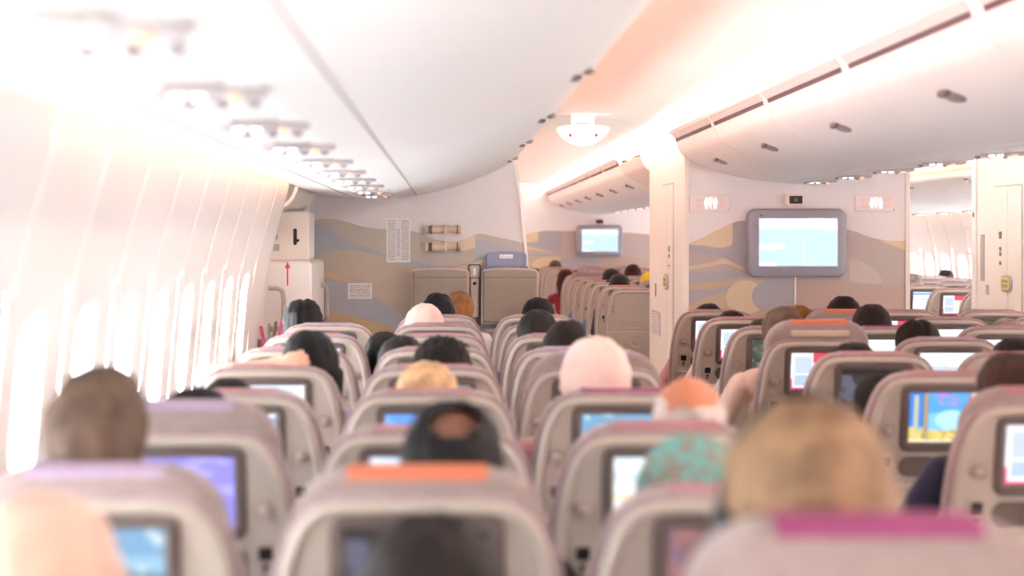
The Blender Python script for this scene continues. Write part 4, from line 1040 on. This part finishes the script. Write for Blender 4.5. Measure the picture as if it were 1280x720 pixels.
    out.polygons.foreach_set('material_index', mi); out.shade_smooth(); out.update()
    return out
BODY = {p: body_mesh(p) for p in ('rest', 'elbow', 'armup')}
b = MB(); b.ellip((0, 0, 0), (.012, .010, .009), 10, 6); EYEM = b.mesh('eye', EYE)

from mathutils import noise as mnoise
def hair_mat(name, rgb, dark=.45):
    if 'hair_' + name in MATS: return MATS['hair_' + name]
    m = bpy.data.materials.new('hair_' + name); m.use_nodes = True; nt = m.node_tree; b = nt.nodes['Principled BSDF']
    uv = nt.nodes.new('ShaderNodeUVMap'); mp = nt.nodes.new('ShaderNodeMapping'); mp.inputs['Scale'].default_value = (46, 3, 1)
    n = nt.nodes.new('ShaderNodeTexNoise'); n.inputs['Scale'].default_value = 1.6; n.inputs['Detail'].default_value = 5; n.inputs['Distortion'].default_value = .4
    nt.links.new(uv.outputs[0], mp.inputs[0]); nt.links.new(mp.outputs[0], n.inputs['Vector'])
    mx = nt.nodes.new('ShaderNodeMix'); mx.data_type = 'RGBA'; c = lin(rgb)
    mx.inputs[6].default_value = (c[0] * dark, c[1] * dark, c[2] * dark, 1); mx.inputs[7].default_value = (min(1, c[0] * 1.35), min(1, c[1] * 1.35), min(1, c[2] * 1.35), 1)
    tc = nt.nodes.new('ShaderNodeTexCoord'); n3 = nt.nodes.new('ShaderNodeTexNoise'); n3.inputs['Scale'].default_value = 22; n3.inputs['Detail'].default_value = 3
    nt.links.new(tc.outputs['Object'], n3.inputs['Vector'])
    av = nt.nodes.new('ShaderNodeMath'); av.operation = 'MULTIPLY_ADD'; av.inputs[1].default_value = .45; nt.links.new(n.outputs[0], av.inputs[0])
    rr = nt.nodes.new('ShaderNodeMapRange'); rr.inputs[1].default_value = .3; rr.inputs[2].default_value = .7; rr.inputs[3].default_value = -.1; rr.inputs[4].default_value = .65
    nt.links.new(n3.outputs[0], rr.inputs[0]); nt.links.new(rr.outputs[0], av.inputs[2])
    nt.links.new(av.outputs[0], mx.inputs[0]); nt.links.new(mx.outputs[2], b.inputs['Base Color'])
    bp = nt.nodes.new('ShaderNodeBump'); bp.inputs['Strength'].default_value = .8; bp.inputs['Distance'].default_value = .004
    nt.links.new(n.outputs[0], bp.inputs['Height']); nt.links.new(bp.outputs[0], b.inputs['Normal'])
    b.inputs['Roughness'].default_value = .6; b.inputs['Specular IOR Level'].default_value = .25; MATS['hair_' + name] = m
    return m
HAIR = {'black': (14, 11, 12), 'dark': (26, 17, 15), 'brown': (58, 38, 29), 'greybrown': (96, 76, 63), 'blond': (214, 172, 128), 'grey': (150, 138, 132), 'white': (196, 184, 176), 'sandy': (146, 116, 88), 'ginger': (140, 90, 52), 'red': (60, 18, 22), 'wine': (36, 16, 24)}
HAIR = {k: hair_mat(k, v) for k, v in HAIR.items()}
def hair_mesh(style, seed, m):
    R = Vector((.087, .104, .116)); NP, NT = 56, 22
    if style == 'bald': R = Vector((.080, .099, .111))
    thick = {'short': .008, 'part': .015, 'bald': .004, 'spot': .006, 'long': .014, 'curly': .016, 'bob': .014, 'tuft': .010}[style]
    rings = []; uvs = []
    off = Vector((seed * 3.1, seed * 1.7, seed * .9))
    for p in range(NP):
        ph = 2 * math.pi * p / NP; fy = math.sin(ph)            # fy=1 front, -1 back
        if fy > 0: tm = 1.62 + (1.02 - 1.62) * min(1, fy * 1.6) ** 1.3
        else: tm = 1.62 + (2.25 - 1.62) * min(1, -fy * 1.5)
        t0 = 0.0
        if style == 'bald': t0 = (.98 + .12 * fy * fy * (fy < 0) if fy < .2 else 1.2) + .05 * mnoise.noise(Vector((ph * 4, seed, 0))); tm = max(tm, t0 + .02) if fy < .35 else t0 + .02
        col = []
        for i in range(NT + 1):
            t = t0 + (tm - t0) * i / NT
            st_ = max(0, math.sin(t)) ** .78
            dv = Vector((math.cos(ph) * st_, math.sin(ph) * st_, math.cos(t)))
            lump = mnoise.noise(dv * (9 if style == 'curly' else 4) + off) * (.013 if style == 'curly' else .005)
            strand = mnoise.noise(Vector((ph * 11, t * 1.2, seed))) * .0035
            edge = min(1, (i / NT) * 8) if style == 'bald' else 1
            edge *= min(1, (1 - i / NT) * 5 + .15)
            th = (thick + lump + strand) * edge
            if style == 'part': th *= .35 + .65 * min(1, abs(dv.x - .02) / .16)
            if style == 'spot': th *= min(1, max(.05, (1.0 - dv.normalized().dot(Vector((0, -.50, .86)))) * 9 - .35))
            pos = Vector((dv.x * (R.x + th), dv.y * (R.y + th), dv.z * (R.z + th)))
            if style in ('long', 'bob') and t > 1.5 and fy < .45:
                drop = (t - 1.5) * (.30 if style == 'long' else .14)
                pos.x = math.cos(ph) * (R.x + thick + .012) * (1 + .05 * drop); pos.y = min(pos.y, math.sin(ph) * (R.y + thick) * 1.0); pos.z = math.cos(1.5) * R.z - drop
            if style == 'tuft': pos.x += .014 * max(0, math.cos(t)) ** 2; pos.z += .012 * max(0, math.cos(t)) ** 2
            col.append(pos)
        dv = col[-1].copy(); col.append(Vector((dv.x * .9, dv.y * .9, dv.z)))
        rings.append(col)
    me = bpy.data.meshes.new('hair'); V = [tuple(HC + v) for c in rings for v in c]; n1 = NT + 2; Fc = []; U = []
    for p in range(NP):
        q = (p + 1) % NP
        for i in range(n1 - 1):
            if style == 'bald' and (math.sin(2 * math.pi * p / NP) > .38 and math.sin(2 * math.pi * q / NP) > .38): continue
            if style == 'spot':
                v_ = rings[p][i].normalized()
                if v_.dot(Vector((0, -.50, .86)).normalized()) > .945 + .03 * mnoise.noise(v_ * 6): continue
            Fc.append((p * n1 + i, p * n1 + i + 1, q * n1 + i + 1, q * n1 + i)); U += [(p / NP, i / n1), (p / NP, (i + 1) / n1), ((p + 1) / NP, (i + 1) / n1), ((p + 1) / NP, i / n1)]
    me.from_pydata(V, [], Fc); l = me.uv_layers.new(name='UVMap'); l.data.foreach_set('uv', [c for u in U for c in u])
    me.materials.append(m); me.shade_smooth(); me.update()
    return me
def scarf_mesh(seed, m, shoulders=True):
    NP = 48; rows = []; off = Vector((seed, seed * 2, 0))
    T = [i * .12 for i in range(1, 15)]
    pts = []
    for p in range(NP):
        ph = 2 * math.pi * p / NP; col = []
        for t in T:
            st_ = max(0, math.sin(t)) ** .82
            dv = Vector((math.cos(ph) * st_, math.sin(ph) * st_, math.cos(t)))
            th = .018 + mnoise.noise(Vector((dv.x * 3, dv.y * 3, dv.z * 9)) + off) * .007
            col.append(Vector((dv.x * (.083 + th), dv.y * (.104 + th), dv.z * (.117 + th))))
        if shoulders:
            for k, (rx, ry, z) in enumerate(((.108, .122, -.05), (.116, .122, -.09), (.135, .122, -.13), (.17, .13, -.18), (.20, .14, -.24), (.21, .15, -.31), (.205, .15, -.38))):
                w_ = mnoise.noise(Vector((math.cos(ph) * 3, math.sin(ph) * 3, z * 5)) + off) * .014
                col.append(Vector((math.cos(ph) * (rx + w_), math.sin(ph) * (ry + w_) + (.02 if z < -.1 else .0), z)))
        else:
            for rx, ry, z in ((.09, .108, -.035), (.084, .10, -.05)): col.append(Vector((math.cos(ph) * rx, math.sin(ph) * ry, z)))
        pts.append(col)
    n1 = len(pts[0]); V = [tuple(HC + v) for c in pts for v in c]; top = len(V); V.append(tuple(HC + Vector((0, 0, .131)))); Fc = []
    for p in range(NP):
        q = (p + 1) % NP; Fc.append((top, p * n1, q * n1))
        for i in range(n1 - 1):
            fy = math.sin(2 * math.pi * (p + .5) / NP); z = pts[p][i].z
            if fy > .72 and -.12 < z < .06: continue
            Fc.append((p * n1 + i, p * n1 + i + 1, q * n1 + i + 1, q * n1 + i))
    b = MB(); b.v = V; b.f = Fc; b.mi = [0] * len(Fc)
    return b.mesh('scarf', m, angle=180)
def cap_hat_mesh(m):
    b = MB(); n = 28
    b.loft([[(HC.x + (rx) * math.cos(2 * math.pi * k / n), HC.y + ry * math.sin(2 * math.pi * k / n), HC.z + z) for k in range(n)] for rx, ry, z in ((.088, .108, .02), (.09, .111, .05), (.086, .106, .085), (.07, .088, .115), (.04, .05, .132), (.01, .012, .137))], False, True)
    br = []
    for k in range(9):
        a = math.radians(-60 + 15 * k); br.append((.085 * math.sin(a), math.cos(a)))
    b.loft([[(HC.x + x, HC.y + .06 + c * .04, HC.z + .035 + zz) for x, c in br] + [(HC.x + x * .9, HC.y + .06 + c * .125, HC.z + .02 + zz) for x, c in br[::-1]] for zz in (0, .005)])
    b.ellip((HC.x, HC.y, HC.z + .138), (.009, .009, .005), 8, 4)
    return b.mesh('cap', m)
_ps = [0]
def person(px, py, d, label, hair='short', hc='dark', skin='fair', shirt='navy', pose='rest', turn=0.0, grp='passengers', trousers='jeans', short_sleeve=False, scale=None, tilt=0.0, top=None, extra=None):
    """px, py: crown of the head in the photograph's frame; d: plane of the seat back they sit in front of"""
    _ps[0] += 1; seed = _ps[0]
    dh = d + .205
    zt = PZ(py, dh); s = scale or zt / 1.317
    dz = zt - 1.317 * s
    xr = PX(px, dh)
    o = obj('person', BODY[pose]); o.location = (xr - zt * math.sin(tilt), d, dz); o.scale = (s, s, s); o.rotation_euler = (0, tilt, 0)
    for i, mm in enumerate((SKIN[skin], CLOTH[shirt], CLOTH[trousers], SHOE, SKIN[skin] if short_sleeve else CLOTH[shirt])):
        o.material_slots[i].link = 'OBJECT'; o.material_slots[i].material = mm
    tag(o, label, 'person', grp)
    for sx in (-1, 1):
        obj('eye', EYEM, o, tuple(HC + Vector((sx * .030, .082, .012))))
    kids = list(o.children)
    if hair == 'scarf': obj('headscarf', scarf_mesh(seed, CLOTH.get(hc) or MATS[hc]), o)
    elif hair == 'bonnet': obj('head_cover', scarf_mesh(seed, CLOTH.get(hc) or MATS[hc], False), o)
    elif hair == 'cap':
        obj('cap', cap_hat_mesh(CLOTH[hc]), o); obj('hair', hair_mesh('short', seed, HAIR['black']), o)
    else: obj('hair', hair_mesh(hair, seed, HAIR[hc]), o)
    f = min(1.13, s ** -.8) if s < 1 else 1.0
    for ch in o.children:
        if ch not in kids: ch.scale = (f, f, f); ch.location = HC * (1 - f)
    return o
TEALP = layered('scarf_teal', (120, 176, 170), [], rough=.9)
_nt = TEALP.node_tree; _b = _nt.nodes['Principled BSDF']; _b.inputs['Emission Strength'].default_value = 0
_tc = _nt.nodes.new('ShaderNodeTexCoord'); _nz = _nt.nodes.new('ShaderNodeTexNoise'); _nz.inputs['Scale'].default_value = 58
_cr = _nt.nodes.new('ShaderNodeValToRGB'); _cr.color_ramp.elements[0].position = .46; _cr.color_ramp.elements[0].color = lin((104, 160, 156)); _cr.color_ramp.elements[1].position = .56; _cr.color_ramp.elements[1].color = lin((132, 118, 104))
_nt.links.new(_tc.outputs['Object'], _nz.inputs['Vector']); _nt.links.new(_nz.outputs[0], _cr.inputs[0]); _nt.links.new(_cr.outputs[0], _b.inputs['Base Color'])

# left block
person(52, 634, dL(-1) - .1, 'person in a beige headscarf in the window seat behind the grey haired man', 'scarf', 'beige', shirt='beige', tilt=.0)
person(118, 470, dL(0), 'person with short tufted grey brown hair in a window seat', 'tuft', 'greybrown', shirt='navy')
person(247, 489, dL(1), 'person with dark hair just showing over a raised lilac headrest by the windows', 'short', 'dark')
person(287, 478, dL(2), 'person with dark hair just showing above window seat with white screen behind', 'short', 'black')
person(388, 418, dL(3), 'person with black hair and one bare arm raised behind the head', 'long', 'black', shirt='lilac', pose='armup', short_sleeve=True)
person(379, 377, dL(6), 'person with parted black hair in the window seat nearest the exit door', 'part', 'black', shirt='white')
person(540, 650, dL(-1), 'person with dark brown hair in middle seat behind the balding man', 'short', 'dark', 'tan')
person(565, 503, dL(0), 'balding person with dark hair and a bare crown in a middle seat', 'spot', 'black', 'brown', shirt='black')
person(534, 456, dL(2), 'person with blond hair in a middle seat behind two dark heads', 'short', 'blond', shirt='pink')
person(553, 427, dL(3), 'person with wavy dark hair in front of the blond person', 'curly', 'dark', shirt='black', tilt=.0)
person(502, 423, dL(4), 'person with dark hair half hidden behind a wavy haired person', 'short', 'dark', shirt='grey')
person(479, 418, dL(5), 'person with black hair leaning out between window and middle seats', 'short', 'black', shirt='black', tilt=-.08)
person(531, 384, dL(6), 'person in a cream headscarf in front of the crew seats', 'scarf', 'rose', shirt='rose')
person(548, 368, dL(7), 'person with black hair in the front row under the left crew seat', 'short', 'black', shirt='grey')
person(574, 367, dL(7) + .45, 'child with ginger hair standing ahead of the front row', 'short', 'ginger', shirt='white', scale=.80)
person(673, 374, dL(7), 'person with dark hair in the front aisle seat below the blue pad', 'short', 'black', shirt='white')
person(672, 389, dL(5), 'person with dark brown hair in aisle seat, third dark head from front', 'short', 'dark', shirt='grey')
person(706, 407, dL(4), 'person with thick dark brown hair ahead of the white cap wearer', 'tuft', 'dark', shirt='pink', pose='elbow')
person(744, 427, dL(2), 'person in a pinkish white head covering in an aisle seat', 'bonnet', 'rose', shirt='pink', pose='elbow')
person(860, 464, dL(1), 'old balding person with ruddy scalp and white hair fringe', 'bald', 'white', 'orange', shirt='pink', pose='elbow')
person(862, 556, dL(0), 'person in a teal patterned head covering in an aisle seat', 'bonnet', 'scarf_teal', shirt='blue', pose='elbow')
pm = person(1010, 514, dL(-1), 'person with curly sandy hair and black headphones in a raised aisle seat', 'curly', 'sandy', 'orange', shirt='navy')
hp = MB()
hp.tube([(HC.x + .102 * math.cos(a), HC.y + .01 + .0 * a, HC.z - .01 + .15 * math.sin(a)) for a in [math.pi * i / 14 for i in range(15)]], .006, 8)
for s in (-1, 1): hp.ellip((HC.x + s * .098, HC.y + .0, HC.z - .02), (.018, .034, .040))
h_ = hp.build('headphones', BLACKP, None); h_.location = pm.location; h_.scale = pm.scale; tag(h_, 'black headphones worn by the curly sandy haired person', 'headphones')
# centre block
person(885, 382, dC(7), 'person with black hair barely above the front seat by the folding door column', 'short', 'black', pose='elbow', shirt='pink')
person(978, 384, dC(4), 'person with brown grey hair leaning beside a raised orange topped headrest', 'short', 'greybrown', shirt='cream', pose='elbow', tilt=-.03)
person(997, 384, dC(6), 'person with ginger hair just behind the brown grey head below the monitor', 'short', 'ginger', shirt='grey')
person(1054, 372, dC(6), 'person with black hair and thin band below the monitor corner', 'short', 'black', shirt='black')
person(1089, 382, dC(5), 'person with black hair above a magenta headrest cover', 'short', 'dark', shirt='black')
person(1146, 404, dC(4), 'person with parted dark hair above a lilac headrest cover', 'part', 'dark', shirt='black')
person(1258, 401, dC(5), 'person with grey brown hair in a right inner seat', 'short', 'grey', shirt='grey')
person(1266, 426, dC(3) + .2, 'person with dark hair behind the grey haired person in the centre block', 'short', 'dark', shirt='black')
person(1096, 466, dC(2), 'person with dark hair leaning towards the aisle before the dark film screen', 'short', 'black', shirt='black', tilt=-.12)
person(1264, 443, dC(1), 'person with short dark brown hair and navy sleeve in left aisle seat of centre block', 'short', 'brown', 'fair', shirt='navy', pose='elbow')
person(932, 452, dC(3) - .05, 'person in navy with a pale scarf leaning into the aisle', 'scarf', 'cream', shirt='navy', pose='elbow') if False else None
for j, sh, hcx in ((3, 'navy', 'dark'), (5, 'white', 'dark'), (6, 'rose', 'black')):
    person(PX.__call__ and (560 + F * 1.50 / (dC(j) + .2)), 297 + F * .40 / (dC(j) + .2), dC(j), f"person in {sh} with elbow over the aisle armrest, {ORD[7 - j]} centre row from the lavatories", 'short', hcx, shirt=sh, pose='elbow')
# forward cabin
FP = [(694, 326, 11, 'short', 'greybrown', 'olive', 'person with a grey brown head far down the aisle by the front wall'), (706, 338, 6, 'long', 'red', 'red', 'person with long dark red hair far down the aisle'),
      (720, 340, 7, 'short', 'dark', 'grey', 'person with dark hair beside the red haired person'), (746, 341, 5, 'short', 'brown', 'grey', 'person with brown hair behind a raised forward headrest'),
      (764, 338, 3, 'cap', 'black', 'black', 'person in a black cap turned away in the forward cabin'), (774, 345, 1, 'cap', 'black', 'black', 'person in a dark cap in the second forward row'),
      (766, 350, 2, 'short', 'black', 'blue', 'person with black hair barely above a forward seat'), (791, 331, 5, 'short', 'brown', 'lilac', 'person with round brown hair in forward left inner seat'),
      (669, 336, 12, 'short', 'brown', 'white', 'person in white at the far front of the left aisle'), (740, 352, 4, 'short', 'dark', 'blue', 'person in blue in the forward centre block')]
for px, py, j, st, hc, sh, lab in FP:
    person(px, py, FD(j), lab, st, hc, shirt=sh, pose='elbow' if j in (2, 4, 6) else 'rest', tilt=-.13 if px == 669 else -.08 if px == 706 else 0)
person(812, 342, FD(3), 'person in a bright yellow head covering beside the white column', 'bonnet', 'yellow', shirt='yellow')
person(1141, 343, HD(3), 'person with short grey hair in the forward right block', 'short', 'grey', shirt='white')
person(1172, 358, HD(2), 'person with black hair above the screen with red menu', 'short', 'black', shirt='white')
person(1192, 360, HD(2) + .5, 'person with dark wine hair next to the black haired one', 'short', 'wine', shirt='pink')
person(1182, 338, HD(6), 'person with dark hair and cream top in forward right window seat', 'short', 'wine', shirt='cream')
